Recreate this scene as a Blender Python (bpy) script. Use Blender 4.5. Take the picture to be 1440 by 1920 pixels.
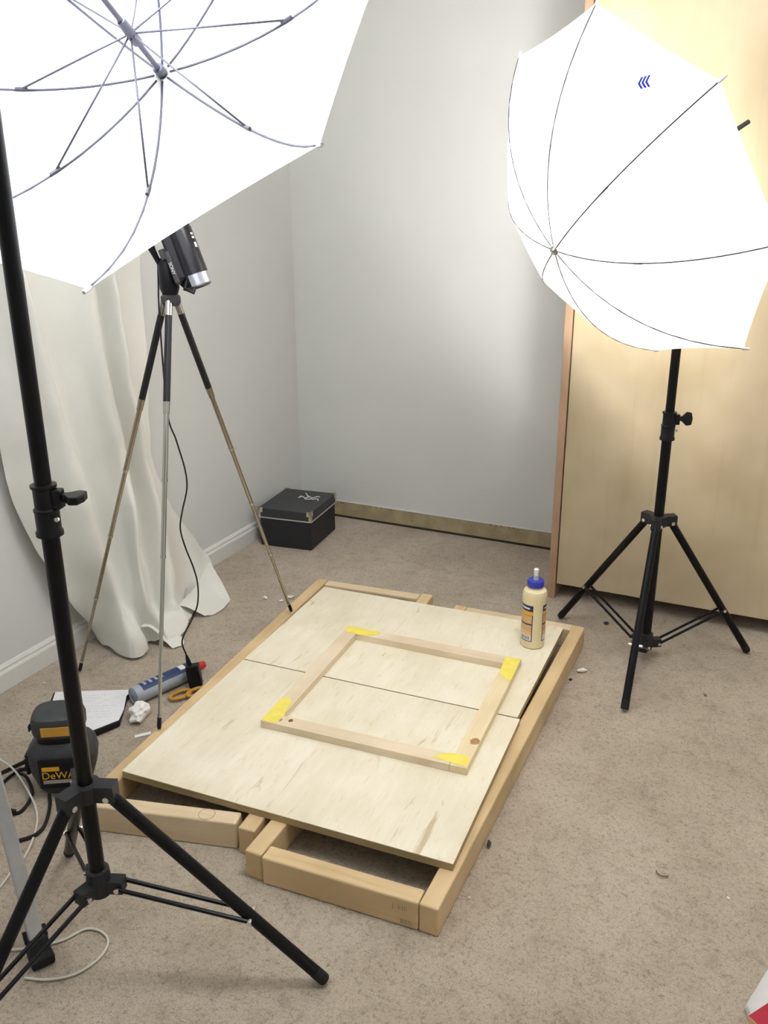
import bpy, bmesh, math, random
from mathutils import Vector, Matrix, noise
V = Vector
random.seed(7)
for o in list(bpy.data.objects):
    bpy.data.objects.remove(o, do_unlink=True)
scene = bpy.context.scene
COL = scene.collection
PI = math.pi

# ------------------------------------------------------------------ camera, world, exposure
CAM = V((1.8729, -3.1199, 1.27))
YAW, PITCH, ROLL, FPX = math.radians(25.337), math.radians(19.452), math.radians(-0.280), 1642.78
fw = V((-math.sin(YAW) * math.cos(PITCH), math.cos(YAW) * math.cos(PITCH), -math.sin(PITCH)))
r0 = V((math.cos(YAW), math.sin(YAW), 0))
u0 = r0.cross(fw)
rg = r0 * math.cos(ROLL) + u0 * math.sin(ROLL)
up = u0 * math.cos(ROLL) - r0 * math.sin(ROLL)
cd = bpy.data.cameras.new('camera')
cd.sensor_fit = 'VERTICAL'
cd.sensor_height = 32.0
cd.lens = FPX / 1920.0 * 32.0
cd.clip_start = 0.02
cam = bpy.data.objects.new('camera', cd)
cam.matrix_world = Matrix(((rg.x, up.x, -fw.x, CAM.x), (rg.y, up.y, -fw.y, CAM.y), (rg.z, up.z, -fw.z, CAM.z), (0, 0, 0, 1)))
COL.objects.link(cam)
scene.camera = cam

world = bpy.data.worlds.new('world')
scene.world = world
world.use_nodes = True
world.node_tree.nodes['Background'].inputs[0].default_value = (0.8, 0.85, 0.9, 1)
world.node_tree.nodes['Background'].inputs[1].default_value = 0.3
vs = scene.view_settings
vs.view_transform = 'Standard'
vs.look = 'None'
vs.gamma = 1.0
vs.use_curve_mapping = False
vs.exposure = 0.38
BULB_L = 400.0      # radiance of the bulb in the near umbrella
BULB_R = 215.0      # radiance of the bulb in the far umbrella
ADDED_FILL = 23.0  # radiance of the added overhead fill lamp

# ------------------------------------------------------------------ materials
MATS = {}


def base_mat(name):
    m = bpy.data.materials.new(name)
    m.use_nodes = True
    nt = m.node_tree
    return m, nt, nt.nodes['Principled BSDF']


def plain(name, col, rough=0.5, metal=0.0, grain=0.0, gscale=60.0, bump=0.0, spec=None, sub=None, trans=0.0):
    """procedural: base colour broken up by a little noise"""
    m, nt, b = base_mat(name)
    N, Lk = nt.nodes, nt.links
    b.inputs['Roughness'].default_value = rough
    b.inputs['Metallic'].default_value = metal
    if spec is not None:
        b.inputs['Specular IOR Level'].default_value = spec
    if trans:
        b.inputs['Transmission Weight'].default_value = trans
    tc = N.new('ShaderNodeTexCoord')
    nz = N.new('ShaderNodeTexNoise')
    nz.inputs['Scale'].default_value = gscale
    nz.inputs['Detail'].default_value = 4
    Lk.new(tc.outputs['Object'], nz.inputs['Vector'])
    rp = N.new('ShaderNodeValToRGB')
    g = max(grain, 0.02)
    rp.color_ramp.elements[0].position = 0.3
    rp.color_ramp.elements[1].position = 0.7
    rp.color_ramp.elements[0].color = [c * (1 - g) for c in col] + [1]
    rp.color_ramp.elements[1].color = [min(1, c * (1 + g)) for c in col] + [1]
    Lk.new(nz.outputs['Fac'], rp.inputs['Fac'])
    Lk.new(rp.outputs['Color'], b.inputs['Base Color'])
    if bump:
        bp = N.new('ShaderNodeBump')
        bp.inputs['Strength'].default_value = bump
        bp.inputs['Distance'].default_value = 0.002
        Lk.new(nz.outputs['Fac'], bp.inputs['Height'])
        Lk.new(bp.outputs['Normal'], b.inputs['Normal'])
    MATS[name] = m
    return m


def wood(name, light, dark, grain_dir='X', streak=1.0, knots=True, rough=0.55, scale=1.0, knotcol=(0.16, 0.08, 0.03)):
    m, nt, b = base_mat(name)
    N, Lk = nt.nodes, nt.links
    b.inputs['Roughness'].default_value = rough
    tc = N.new('ShaderNodeTexCoord')
    oi = N.new('ShaderNodeObjectInfo')
    add = N.new('ShaderNodeVectorMath')
    add.operation = 'MULTIPLY_ADD'
    Lk.new(oi.outputs['Random'], add.inputs[0])
    add.inputs[1].default_value = (7.3, 3.1, 5.7)
    Lk.new(tc.outputs['Object'], add.inputs[2])
    mp = N.new('ShaderNodeMapping')
    s = {'X': (1.6, 22, 22), 'Y': (22, 1.6, 22), 'Z': (22, 22, 1.6)}[grain_dir]
    mp.inputs['Scale'].default_value = [k * scale for k in s]
    Lk.new(add.outputs['Vector'], mp.inputs['Vector'])
    n1 = N.new('ShaderNodeTexNoise')
    n1.inputs['Scale'].default_value = 1.5
    n1.inputs['Detail'].default_value = 7
    n1.inputs['Roughness'].default_value = 0.62
    n1.inputs['Distortion'].default_value = 0.6
    Lk.new(mp.outputs['Vector'], n1.inputs['Vector'])
    rp = N.new('ShaderNodeValToRGB')
    rp.color_ramp.elements[0].position = 0.36 - 0.1 * (1 - streak)
    rp.color_ramp.elements[1].position = 0.62
    mid = [l * (1 - 0.35 * streak) + d * 0.35 * streak for l, d in zip(light, dark)]
    rp.color_ramp.elements[0].color = [l * (1 - 0.75 * streak) + d * 0.75 * streak for l, d in zip(light, dark)] + [1]
    e = rp.color_ramp.elements.new(0.46)
    e.color = [l * 0.5 + k * 0.5 for l, k in zip(light, mid)] + [1]
    rp.color_ramp.elements[-1].color = list(light) + [1]
    Lk.new(n1.outputs['Fac'], rp.inputs['Fac'])
    # broad blotches
    n2 = N.new('ShaderNodeTexNoise')
    n2.inputs['Scale'].default_value = 5.0
    n2.inputs['Detail'].default_value = 2
    Lk.new(add.outputs['Vector'], n2.inputs['Vector'])
    r2 = N.new('ShaderNodeValToRGB')
    r2.color_ramp.elements[0].position = 0.35
    r2.color_ramp.elements[0].color = (0.86, 0.83, 0.76, 1)
    r2.color_ramp.elements[1].position = 0.65
    r2.color_ramp.elements[1].color = (1.05, 1.04, 1.02, 1)
    Lk.new(n2.outputs['Fac'], r2.inputs['Fac'])
    mx = N.new('ShaderNodeMix')
    mx.data_type = 'RGBA'
    mx.blend_type = 'MULTIPLY'
    mx.inputs[0].default_value = 1.0
    Lk.new(rp.outputs['Color'], mx.inputs[6])
    Lk.new(r2.outputs['Color'], mx.inputs[7])
    out = mx.outputs[2]
    if knots:
        mk = N.new('ShaderNodeMapping')
        mk.inputs['Scale'].default_value = {'X': (3.2, 9, 9), 'Y': (9, 3.2, 9), 'Z': (9, 9, 3.2)}[grain_dir]
        Lk.new(add.outputs['Vector'], mk.inputs['Vector'])
        vo = N.new('ShaderNodeTexVoronoi')
        vo.inputs['Scale'].default_value = 0.9
        Lk.new(mk.outputs['Vector'], vo.inputs['Vector'])
        rk = N.new('ShaderNodeValToRGB')
        rk.color_ramp.elements[0].position = 0.05
        rk.color_ramp.elements[0].color = (1, 1, 1, 1)
        rk.color_ramp.elements[1].position = 0.11
        rk.color_ramp.elements[1].color = (0, 0, 0, 1)
        Lk.new(vo.outputs['Distance'], rk.inputs['Fac'])
        m2 = N.new('ShaderNodeMix')
        m2.data_type = 'RGBA'
        kf = N.new('ShaderNodeMath')
        kf.operation = 'MULTIPLY'
        kf.inputs[1].default_value = 0.75
        Lk.new(rk.outputs['Color'], kf.inputs[0])
        Lk.new(kf.outputs[0], m2.inputs[0])
        Lk.new(out, m2.inputs[6])
        m2.inputs[7].default_value = list(knotcol) + [1]
        out = m2.outputs[2]
    Lk.new(out, b.inputs['Base Color'])
    bp = N.new('ShaderNodeBump')
    bp.inputs['Strength'].default_value = 0.12
    bp.inputs['Distance'].default_value = 0.001
    Lk.new(n1.outputs['Fac'], bp.inputs['Height'])
    Lk.new(bp.outputs['Normal'], b.inputs['Normal'])
    MATS[name] = m
    return m


def carpet_mat():
    m, nt, b = base_mat('carpet')
    N, Lk = nt.nodes, nt.links
    b.inputs['Roughness'].default_value = 0.95
    b.inputs['Specular IOR Level'].default_value = 0.1
    b.inputs['Sheen Weight'].default_value = 0.15
    tc = N.new('ShaderNodeTexCoord')

    def nz(scale, detail, rough=0.6, dist=0.0):
        n = N.new('ShaderNodeTexNoise')
        n.inputs['Scale'].default_value = scale
        n.inputs['Detail'].default_value = detail
        n.inputs['Roughness'].default_value = rough
        n.inputs['Distortion'].default_value = dist
        Lk.new(tc.outputs['Object'], n.inputs['Vector'])
        return n

    def ramp(n, p0, c0, p1, c1):
        r = N.new('ShaderNodeValToRGB')
        r.color_ramp.elements[0].position = p0
        r.color_ramp.elements[0].color = list(c0) + [1]
        r.color_ramp.elements[1].position = p1
        r.color_ramp.elements[1].color = list(c1) + [1]
        Lk.new(n.outputs['Fac'], r.inputs['Fac'])
        return r

    def mul(a, c):
        x = N.new('ShaderNodeMix')
        x.data_type = 'RGBA'
        x.blend_type = 'MULTIPLY'
        x.inputs[0].default_value = 1
        Lk.new(a, x.inputs[6])
        Lk.new(c, x.inputs[7])
        return x.outputs[2]
    big = nz(4.5, 4, 0.6)
    mid = nz(26, 5, 0.7, 0.8)
    fine = nz(330, 3, 0.6)
    tuft = nz(120, 4, 0.75, 0.5)
    c = ramp(big, 0.32, (0.465, 0.397, 0.315), 0.62, (0.57, 0.497, 0.408)).outputs['Color']
    c = mul(c, ramp(mid, 0.30, (0.80, 0.77, 0.74), 0.52, (1.03, 1.02, 1.0)).outputs['Color'])
    c = mul(c, ramp(tuft, 0.30, (0.62, 0.58, 0.54), 0.50, (1.04, 1.04, 1.04)).outputs['Color'])
    c = mul(c, ramp(fine, 0.25, (0.72, 0.70, 0.68), 0.65, (1.12, 1.12, 1.12)).outputs['Color'])
    Lk.new(c, b.inputs['Base Color'])
    ad = N.new('ShaderNodeMath')
    ad.operation = 'MULTIPLY_ADD'
    Lk.new(tuft.outputs['Fac'], ad.inputs[0])
    ad.inputs[1].default_value = 1.3
    Lk.new(fine.outputs['Fac'], ad.inputs[2])
    bp = N.new('ShaderNodeBump')
    bp.inputs['Strength'].default_value = 0.7
    bp.inputs['Distance'].default_value = 0.006
    Lk.new(ad.outputs[0], bp.inputs['Height'])
    Lk.new(bp.outputs['Normal'], b.inputs['Normal'])
    MATS['carpet'] = m


def fabric_translucent(name, col, t=0.5):
    m = bpy.data.materials.new(name)
    m.use_nodes = True
    nt = m.node_tree
    nt.nodes.remove(nt.nodes['Principled BSDF'])
    N, Lk = nt.nodes, nt.links
    out = N['Material Output']
    d = N.new('ShaderNodeBsdfDiffuse')
    tr = N.new('ShaderNodeBsdfTranslucent')
    tc = N.new('ShaderNodeTexCoord')
    n = N.new('ShaderNodeTexNoise')
    n.inputs['Scale'].default_value = 40
    Lk.new(tc.outputs['Object'], n.inputs['Vector'])
    r = N.new('ShaderNodeValToRGB')
    r.color_ramp.elements[0].color = [c * 0.96 for c in col] + [1]
    r.color_ramp.elements[1].color = list(col) + [1]
    Lk.new(n.outputs['Fac'], r.inputs['Fac'])
    Lk.new(r.outputs['Color'], d.inputs['Color'])
    Lk.new(r.outputs['Color'], tr.inputs['Color'])
    mx = N.new('ShaderNodeMixShader')
    mx.inputs[0].default_value = t
    Lk.new(d.outputs[0], mx.inputs[1])
    Lk.new(tr.outputs[0], mx.inputs[2])
    Lk.new(mx.outputs[0], out.inputs['Surface'])
    MATS[name] = m


def emit(name, col, s):
    m, nt, b = base_mat(name)
    b.inputs['Base Color'].default_value = (0.9, 0.9, 0.9, 1)
    b.inputs['Emission Color'].default_value = list(col) + [1]
    b.inputs['Emission Strength'].default_value = s
    MATS[name] = m


def plywood_mat():
    m, nt, b = base_mat('plywood_face')
    N, Lk = nt.nodes, nt.links
    b.inputs['Roughness'].default_value = 0.6
    tc = N.new('ShaderNodeTexCoord')
    oi = N.new('ShaderNodeObjectInfo')
    add = N.new('ShaderNodeVectorMath')
    add.operation = 'MULTIPLY_ADD'
    Lk.new(oi.outputs['Random'], add.inputs[0])
    add.inputs[1].default_value = (7.3, 3.1, 0)
    Lk.new(tc.outputs['Object'], add.inputs[2])

    def layer(scl, scale, detail, rough, dist, stops):
        mp = N.new('ShaderNodeMapping')
        mp.inputs['Scale'].default_value = scl
        mp.inputs['Rotation'].default_value = (0, 0, 0.12)
        Lk.new(add.outputs['Vector'], mp.inputs['Vector'])
        n = N.new('ShaderNodeTexNoise')
        n.inputs['Scale'].default_value = scale
        n.inputs['Detail'].default_value = detail
        n.inputs['Roughness'].default_value = rough
        n.inputs['Distortion'].default_value = dist
        Lk.new(mp.outputs['Vector'], n.inputs['Vector'])
        r = N.new('ShaderNodeValToRGB')
        (pa, ca_), (pb, cb_) = stops
        r.color_ramp.elements[0].position = pa
        r.color_ramp.elements[0].color = list(ca_) + [1]
        r.color_ramp.elements[1].position = pb
        r.color_ramp.elements[1].color = list(cb_) + [1]
        Lk.new(n.outputs['Fac'], r.inputs['Fac'])
        return r.outputs['Color']

    def mul(a, c):
        x = N.new('ShaderNodeMix')
        x.data_type = 'RGBA'
        x.blend_type = 'MULTIPLY'
        x.inputs[0].default_value = 1
        Lk.new(a, x.inputs[6])
        Lk.new(c, x.inputs[7])
        return x.outputs[2]
    c = layer((30, 5, 5), 1.0, 6, 0.7, 0.4, ((0.30, (0.79, 0.715, 0.55)), (0.62, (0.845, 0.79, 0.645))))
    c = mul(c, layer((1, 1, 1), 4.5, 3, 0.5, 0.3, ((0.34, (0.93, 0.91, 0.86)), (0.60, (1.03, 1.03, 1.03)))))
    c = mul(c, layer((22, 3.4, 3), 1.0, 5, 0.62, 1.1, ((0.27, (0.70, 0.61, 0.48)), (0.37, (1, 1, 1)))))
    c = mul(c, layer((90, 22, 9), 1.0, 3, 0.6, 0.5, ((0.26, (0.90, 0.86, 0.79)), (0.42, (1, 1, 1)))))
    Lk.new(c, b.inputs['Base Color'])
    MATS['plywood_face'] = m


plywood_mat()
carpet_mat()
plain('wall_paint', (0.69, 0.70, 0.685), 0.75, grain=0.015, gscale=3.0, bump=0.03)
plain('ceiling_paint', (0.8, 0.8, 0.79), 0.9, grain=0.02, gscale=30)
plain('white_trim', (0.72, 0.72, 0.69), 0.45, grain=0.02)
plain('bare_strip', (0.40, 0.325, 0.20), 0.8, grain=0.16, gscale=18, bump=0.1)
plain('gap_shade', (0.035, 0.028, 0.02), 0.9, grain=0.1)  # near-black, paints the shade in the gaps at floor level
plain('strip_drip', (0.16, 0.11, 0.05), 0.8, grain=0.1)
wood('birch_door', (0.58, 0.485, 0.335), (0.50, 0.40, 0.26), 'Z', 0.6, False, 0.45, 0.7)
wood('cabinet_edge', (0.50, 0.33, 0.225), (0.40, 0.25, 0.16), 'Z', 0.6, False, 0.5)
wood('stud_wood', (0.70, 0.53, 0.31), (0.50, 0.34, 0.16), 'X', 0.7, True, 0.6)
wood('pale_stud_wood', (0.74, 0.61, 0.42), (0.56, 0.42, 0.26), 'X', 0.6, True, 0.6)
wood('plywood_edge', (0.46, 0.36, 0.20), (0.28, 0.20, 0.09), 'X', 0.8, False, 0.7)
wood('pine_strip', (0.80, 0.69, 0.52), (0.64, 0.49, 0.32), 'X', 0.55, True, 0.55, 1.0, (0.28, 0.14, 0.05))
wood('pine_yellow', (0.80, 0.68, 0.44), (0.66, 0.50, 0.28), 'X', 0.55, True, 0.55, 1.0, (0.42, 0.23, 0.09))
plain('yellow_tape', (0.87, 0.74, 0.13), 0.6, grain=0.06, gscale=40, bump=0.1)
plain('black_paint', (0.004, 0.004, 0.005), 0.35, grain=0.1, spec=0.22)
plain('black_plastic', (0.006, 0.0065, 0.009), 0.42, grain=0.15, spec=0.3)
plain('dark_grey_plastic', (0.018, 0.019, 0.023), 0.5, grain=0.15, spec=0.35)
plain('black_rubber', (0.007, 0.007, 0.007), 0.8, grain=0.2)
plain('steel_rivet', (0.75, 0.75, 0.75), 0.25, 1.0)
plain('rib_steel', (0.025, 0.025, 0.04), 0.6, 0.0)
plain('umbrella_shaft', (0.06, 0.06, 0.09), 0.5, 0.0)
plain('chrome', (0.50, 0.49, 0.46), 0.16, 1.0)
plain('worn_chrome', (0.36, 0.32, 0.25), 0.25, 0.95, grain=0.08, gscale=120)
plain('leatherette', (0.005, 0.005, 0.007), 0.4, grain=0.2, gscale=200, bump=0.15)
fabric_translucent('umbrella_cloth', (0.90, 0.90, 0.92), 0.5)
fabric_translucent('blue_print', (0.03, 0.05, 0.45), 0.3)
fabric_translucent('drop_cloth', (0.88, 0.88, 0.825), 0.12)
plain('white_plastic', (0.78, 0.78, 0.76), 0.4)
emit('bulb_near', (0.93, 0.965, 1.0), BULB_L)
emit('bulb_far', (1.0, 0.97, 0.91), BULB_R)
emit('fill_glow', (1.0, 0.985, 0.955), ADDED_FILL)
plain('glue_plastic', (0.82, 0.71, 0.44), 0.35, grain=0.03, gscale=10)
plain('cap_blue', (0.02, 0.035, 0.42), 0.35)
plain('nozzle_clear', (0.62, 0.64, 0.62), 0.25, trans=0.4)
plain('label_navy', (0.015, 0.02, 0.085), 0.45)
plain('label_yellow', (0.75, 0.42, 0.03), 0.45)
plain('label_tan', (0.62, 0.40, 0.20), 0.45)
plain('label_peach', (0.80, 0.50, 0.26), 0.45)
plain('label_white', (0.78, 0.77, 0.74), 0.45)
plain('label_grey', (0.30, 0.29, 0.30), 0.45)
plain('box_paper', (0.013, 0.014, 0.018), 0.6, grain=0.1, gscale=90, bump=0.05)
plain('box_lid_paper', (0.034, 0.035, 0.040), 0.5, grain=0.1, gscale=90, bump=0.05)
plain('box_rim', (0.50, 0.49, 0.46), 0.5)
plain('box_corner', (0.62, 0.57, 0.44), 0.4, 0.4)
plain('paper', (0.80, 0.80, 0.82), 0.8)
plain('ink', (0.42, 0.42, 0.46), 0.8)
plain('tube_grey', (0.36, 0.40, 0.45), 0.45)
plain('tube_blue', (0.012, 0.035, 0.12), 0.45, grain=0.1)
plain('red_cap', (0.55, 0.02, 0.03), 0.4)
plain('scissor_orange', (0.50, 0.25, 0.03), 0.4)
plain('tissue', (0.84, 0.84, 0.82), 0.9, grain=0.02)
plain('plaster', (0.80, 0.79, 0.76), 0.9)
plain('dark_crumb', (0.05, 0.04, 0.035), 0.9)
plain('twig_brown', (0.16, 0.11, 0.07), 0.9)
plain('wood_chip', (0.55, 0.40, 0.18), 0.8)
plain('tool_grey', (0.042, 0.046, 0.052), 0.5, grain=0.15)
plain('tool_yellow', (0.75, 0.43, 0.02), 0.45)
plain('tool_label_orange', (0.62, 0.34, 0.05), 0.5)
plain('tool_silver', (0.36, 0.33, 0.28), 0.5)
plain('white_cord', (0.66, 0.63, 0.56), 0.5)
plain('alu', (0.50, 0.50, 0.49), 0.38, 0.75, grain=0.04)
plain('camera_body', (0.008, 0.008, 0.014), 0.3, grain=0.1)
plain('camera_grey', (0.045, 0.045, 0.05), 0.4)
plain('camera_silver', (0.55, 0.58, 0.64), 0.3, 0.8)
plain('lens_glass', (0.01, 0.01, 0.02), 0.08)
plain('red_card', (0.42, 0.008, 0.035), 0.45, grain=0.03)
plain('bag_white', (0.66, 0.66, 0.65), 0.5, grain=0.08, gscale=25, bump=0.3)
plain('knot_dark', (0.17, 0.09, 0.035), 0.6, grain=0.4, gscale=300)
plain('knot_brown', (0.42, 0.24, 0.10), 0.6, grain=0.4, gscale=250)
plain('pencil', (0.40, 0.29, 0.17), 0.9)


# ------------------------------------------------------------------ helpers
ORG = {}


def origin(o):
    return ORG.get(o.name, V((0, 0, 0))) if o else V((0, 0, 0))


def tag(o, label, cat, group=None):
    o['label'] = label
    o['category'] = cat
    if group:
        o['group'] = group
    return o


def thing(name, label, cat, loc=(0, 0, 0), group=None):
    o = bpy.data.objects.new(name, None)
    o.empty_display_size = 0.05
    o.location = loc
    COL.objects.link(o)
    ORG[o.name] = V(loc)
    return tag(o, label, cat, group)


class MB:
    """collects world-space geometry for ONE mesh object"""

    def __init__(s):
        s.v, s.f, s.mi = [], [], []

    def add(s, vs_, fs, mi=0):
        n = len(s.v)
        s.v += [V(p) for p in vs_]
        s.f += [tuple(i + n for i in f) for f in fs]
        s.mi += [mi] * len(fs)
        return s

    def box(s, lo, hi, M=None, mi=0):
        x0, y0, z0 = lo
        x1, y1, z1 = hi
        p = [V(q) for q in ((x0, y0, z0), (x1, y0, z0), (x1, y1, z0), (x0, y1, z0), (x0, y0, z1), (x1, y0, z1), (x1, y1, z1), (x0, y1, z1))]
        if M:
            p = [M @ q for q in p]
        return s.add(p, [(3, 2, 1, 0), (4, 5, 6, 7), (0, 1, 5, 4), (1, 2, 6, 5), (2, 3, 7, 6), (3, 0, 4, 7)], mi)

    def tube(s, path, r, n=10, cap=True, mi=0):
        path = [V(p) for p in path]
        rr = r if isinstance(r, (list, tuple)) else [r] * len(path)
        t0 = (path[1] - path[0]).normalized()
        a = V((0, 0, 1)) if abs(t0.z) < 0.9 else V((1, 0, 0))
        nrm = t0.cross(a).normalized()
        vs_, fs = [], []
        for i, p in enumerate(path):
            t = (path[min(i + 1, len(path) - 1)] - path[max(i - 1, 0)])
            t = t.normalized() if t.length > 1e-9 else t0
            nrm = (nrm - t * nrm.dot(t)).normalized()
            bi = t.cross(nrm)
            for k in range(n):
                a = 2 * PI * k / n
                vs_.append(p + (nrm * math.cos(a) + bi * math.sin(a)) * rr[i])
        for i in range(len(path) - 1):
            for k in range(n):
                k2 = (k + 1) % n
                fs.append((i * n + k, i * n + k2, (i + 1) * n + k2, (i + 1) * n + k))
        if cap:
            fs.append(tuple(range(n - 1, -1, -1)))
            fs.append(tuple((len(path) - 1) * n + k for k in range(n)))
        return s.add(vs_, fs, mi)

    def lathe(s, prof, M=None, n=24, mi=0, a0=0.0, a1=2 * PI):
        """prof: (r, z) pairs, around local z"""
        full = abs(a1 - a0 - 2 * PI) < 1e-6
        m = n if full else n + 1
        vs_, fs = [], []
        for r, z in prof:
            for k in range(m):
                a = a0 + (a1 - a0) * k / n
                q = V((r * math.cos(a), r * math.sin(a), z))
                vs_.append(M @ q if M else q)
        for i in range(len(prof) - 1):
            for k in range(n):
                k2 = (k + 1) % m
                fs.append((i * m + k, i * m + k2, (i + 1) * m + k2, (i + 1) * m + k))
        return s.add(vs_, fs, mi)

    def prism(s, poly, z0, z1, M=None, mi=0):
        n = len(poly)
        p = [V((x, y, z0)) for x, y in poly] + [V((x, y, z1)) for x, y in poly]
        if M:
            p = [M @ q for q in p]
        f = [tuple(range(n - 1, -1, -1)), tuple(range(n, 2 * n))]
        f += [(i, (i + 1) % n, n + (i + 1) % n, n + i) for i in range(n)]
        return s.add(p, f, mi)

    def build(s, name, mats, parent=None, smooth=False, bevel=0.0, segs=2, kind=None, label=None, subsurf=0):
        org = origin(parent)
        me = bpy.data.meshes.new(name)
        me.from_pydata([tuple(p - org) for p in s.v], [], s.f)
        if not isinstance(mats, (list, tuple)):
            mats = [mats]
        for m in mats:
            me.materials.append(MATS[m])
        for p, k in zip(me.polygons, s.mi):
            p.material_index = k
        if bevel:
            bm = bmesh.new()
            bm.from_mesh(me)
            bmesh.ops.bevel(bm, geom=list(bm.edges), offset=bevel, segments=segs, profile=0.5, affect='EDGES')
            bm.to_mesh(me)
            bm.free()
        me.update()
        bm = bmesh.new()
        bm.from_mesh(me)
        bmesh.ops.recalc_face_normals(bm, faces=bm.faces)
        bm.to_mesh(me)
        bm.free()
        if smooth:
            for p in me.polygons:
                p.use_smooth = True
        o = bpy.data.objects.new(name, me)
        COL.objects.link(o)
        ORG[o.name] = org
        if smooth == 'auto':
            bm = bmesh.new()
            bm.from_mesh(me)
            for e in bm.edges:
                if len(e.link_faces) == 2 and e.calc_face_angle(0) > 0.6:
                    e.smooth = False
            bm.to_mesh(me)
            bm.free()
        if parent:
            o.parent = parent
        if kind:
            o['kind'] = kind
        if label:
            o['label'] = label
        return o


def struct(o):
    o['kind'] = 'structure'
    return o


def frame_mat(org, z, x=None):
    z = V(z).normalized()
    if x is None:
        x = V((1, 0, 0)) if abs(z.x) < 0.9 else V((0, 1, 0))
    x = V(x)
    x = (x - z * x.dot(z)).normalized()
    y = z.cross(x)
    org = V(org)
    return Matrix(((x.x, y.x, z.x, org.x), (x.y, y.y, z.y, org.y), (x.z, y.z, z.z, org.z), (0, 0, 0, 1)))


def spline(pts, n=8):
    pts = [V(p) for p in pts]
    P = [pts[0] * 2 - pts[1]] + pts + [pts[-1] * 2 - pts[-2]]
    out = []
    for i in range(1, len(P) - 2):
        for k in range(n):
            t = k / n
            a, b, c, d = P[i - 1], P[i], P[i + 1], P[i + 2]
            out.append(0.5 * ((2 * b) + (c - a) * t + (2 * a - 5 * b + 4 * c - d) * t * t + (3 * b - a - 3 * c + d) * t ** 3))
    out.append(pts[-1])
    return out


def text_part(name, body, size, M, mat, parent, extrude=0.0):
    cu = bpy.data.curves.new(name, 'FONT')
    cu.body = body
    cu.size = size
    cu.extrude = extrude
    cu.align_x = 'CENTER'
    cu.align_y = 'CENTER'
    t = bpy.data.objects.new(name + '_tmp', cu)
    COL.objects.link(t)
    dg = bpy.context.evaluated_depsgraph_get()
    me = bpy.data.meshes.new_from_object(t.evaluated_get(dg))
    bpy.data.objects.remove(t, do_unlink=True)
    org = origin(parent)
    me.transform(Matrix.Translation(-org) @ M)
    me.materials.clear()
    me.materials.append(MATS[mat])
    o = bpy.data.objects.new(name, me)
    COL.objects.link(o)
    o.parent = parent
    ORG[o.name] = org
    return o


def local_obj(name, bm_fn, mat, M, parent=None, bevel=0.0, segs=2):
    """mesh in its own local frame (so that the grain follows it), placed by M"""
    mb = MB()
    bm_fn(mb)
    o = mb.build(name, mat, None, bevel=bevel, segs=segs)
    org = origin(parent)
    M = Matrix.Translation(-org) @ M
    o.matrix_basis = M
    if parent:
        o.parent = parent
    ORG[o.name] = V((0, 0, 0))
    return o


def board(name, a, b, w, z0, h, mat, parent=None, bevel=0.004):
    a, b = V((a[0], a[1], z0 + h / 2)), V((b[0], b[1], z0 + h / 2))
    L = (b - a).length
    ang = math.atan2(b.y - a.y, b.x - a.x)
    M = Matrix.Translation((a + b) / 2) @ Matrix.Rotation(ang, 4, 'Z')
    return local_obj(name, lambda m: m.box((-L / 2, -w / 2, -h / 2), (L / 2, w / 2, h / 2)), mat, M, parent, bevel, 3)


# ------------------------------------------------------------------ the room
RX, RY, RZ = 3.5, -4.8, 2.44
struct(MB().box((-0.1, RY - 0.1, -0.1), (RX + 0.1, 0.1, 0.0)).build('floor', 'carpet'))
struct(MB().box((-0.1, RY - 0.1, RZ), (RX + 0.1, 0.1, RZ + 0.1)).build('ceiling', 'ceiling_paint'))
struct(MB().box((-0.1, RY, 0.0), (0.0, 0.0, RZ)).build('wall_left', 'wall_paint'))
wb = struct(MB().box((-0.1, 0.0, 0.0), (RX + 0.1, 0.1, RZ)).build('wall_back', 'wall_paint'))
struct(MB().box((RX, RY, 0.0), (RX + 0.1, 0.0, RZ)).build('wall_right', 'wall_paint'))
struct(MB().box((-0.1, RY - 0.1, 0.0), (RX + 0.1, RY, RZ)).build('wall_front', 'wall_paint'))
# left baseboard, a moulded profile run along the wall
prof = [(0.0, 0.0), (0.015, 0.0), (0.015, 0.050), (0.0135, 0.054), (0.010, 0.057), (0.009, 0.061), (0.0105, 0.064), (0.008, 0.068), (0.004, 0.072), (0.0, 0.073)]
mb = MB()
n = len(prof)
for yy in (RY, -0.002):
    mb.v += [V((x, yy, z)) for x, z in prof]
mb.f = [(i, (i + 1) % n, n + (i + 1) % n, n + i) for i in range(n)] + [tuple(range(n)), tuple(range(2 * n - 1, n - 1, -1))]
mb.mi = [0] * len(mb.f)
struct(mb.build('baseboard_left', 'white_trim'))
# back wall: the baseboard has been pulled off, a tan unpainted strip is left
bs = struct(MB().box((0.016, -0.004, 0.010), (1.20, 0.0, 0.071)).build('baseboard_back', 'bare_strip'))
struct(MB().box((0.016, -0.0025, 0.0), (1.20, 0.0, 0.0105)).build('gap_shade_strip', 'gap_shade'))  # dark strip stands in for the shaded gap above the carpet
struct(MB().box((0.0, -0.006, 0.0705), (1.20, 0.0, 0.0725)).build('trim_2', 'wall_paint'))
for x, l, w in ((0.195, 0.012, 0.003), (0.205, 0.007, 0.004), (0.33, 0.010, 0.002), (0.36, 0.014, 0.002), (0.385, 0.006, 0.003), (0.43, 0.008, 0.002), (0.86, 0.006, 0.006), (0.885, 0.010, 0.003), (0.905, 0.005, 0.006), (0.94, 0.009, 0.003), (0.955, 0.006, 0.005)):
    MB().box((x, -0.0048, 0.0705 - l), (x + w, -0.0042, 0.0705)).build('paint_drip', 'strip_drip', bs)
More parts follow.
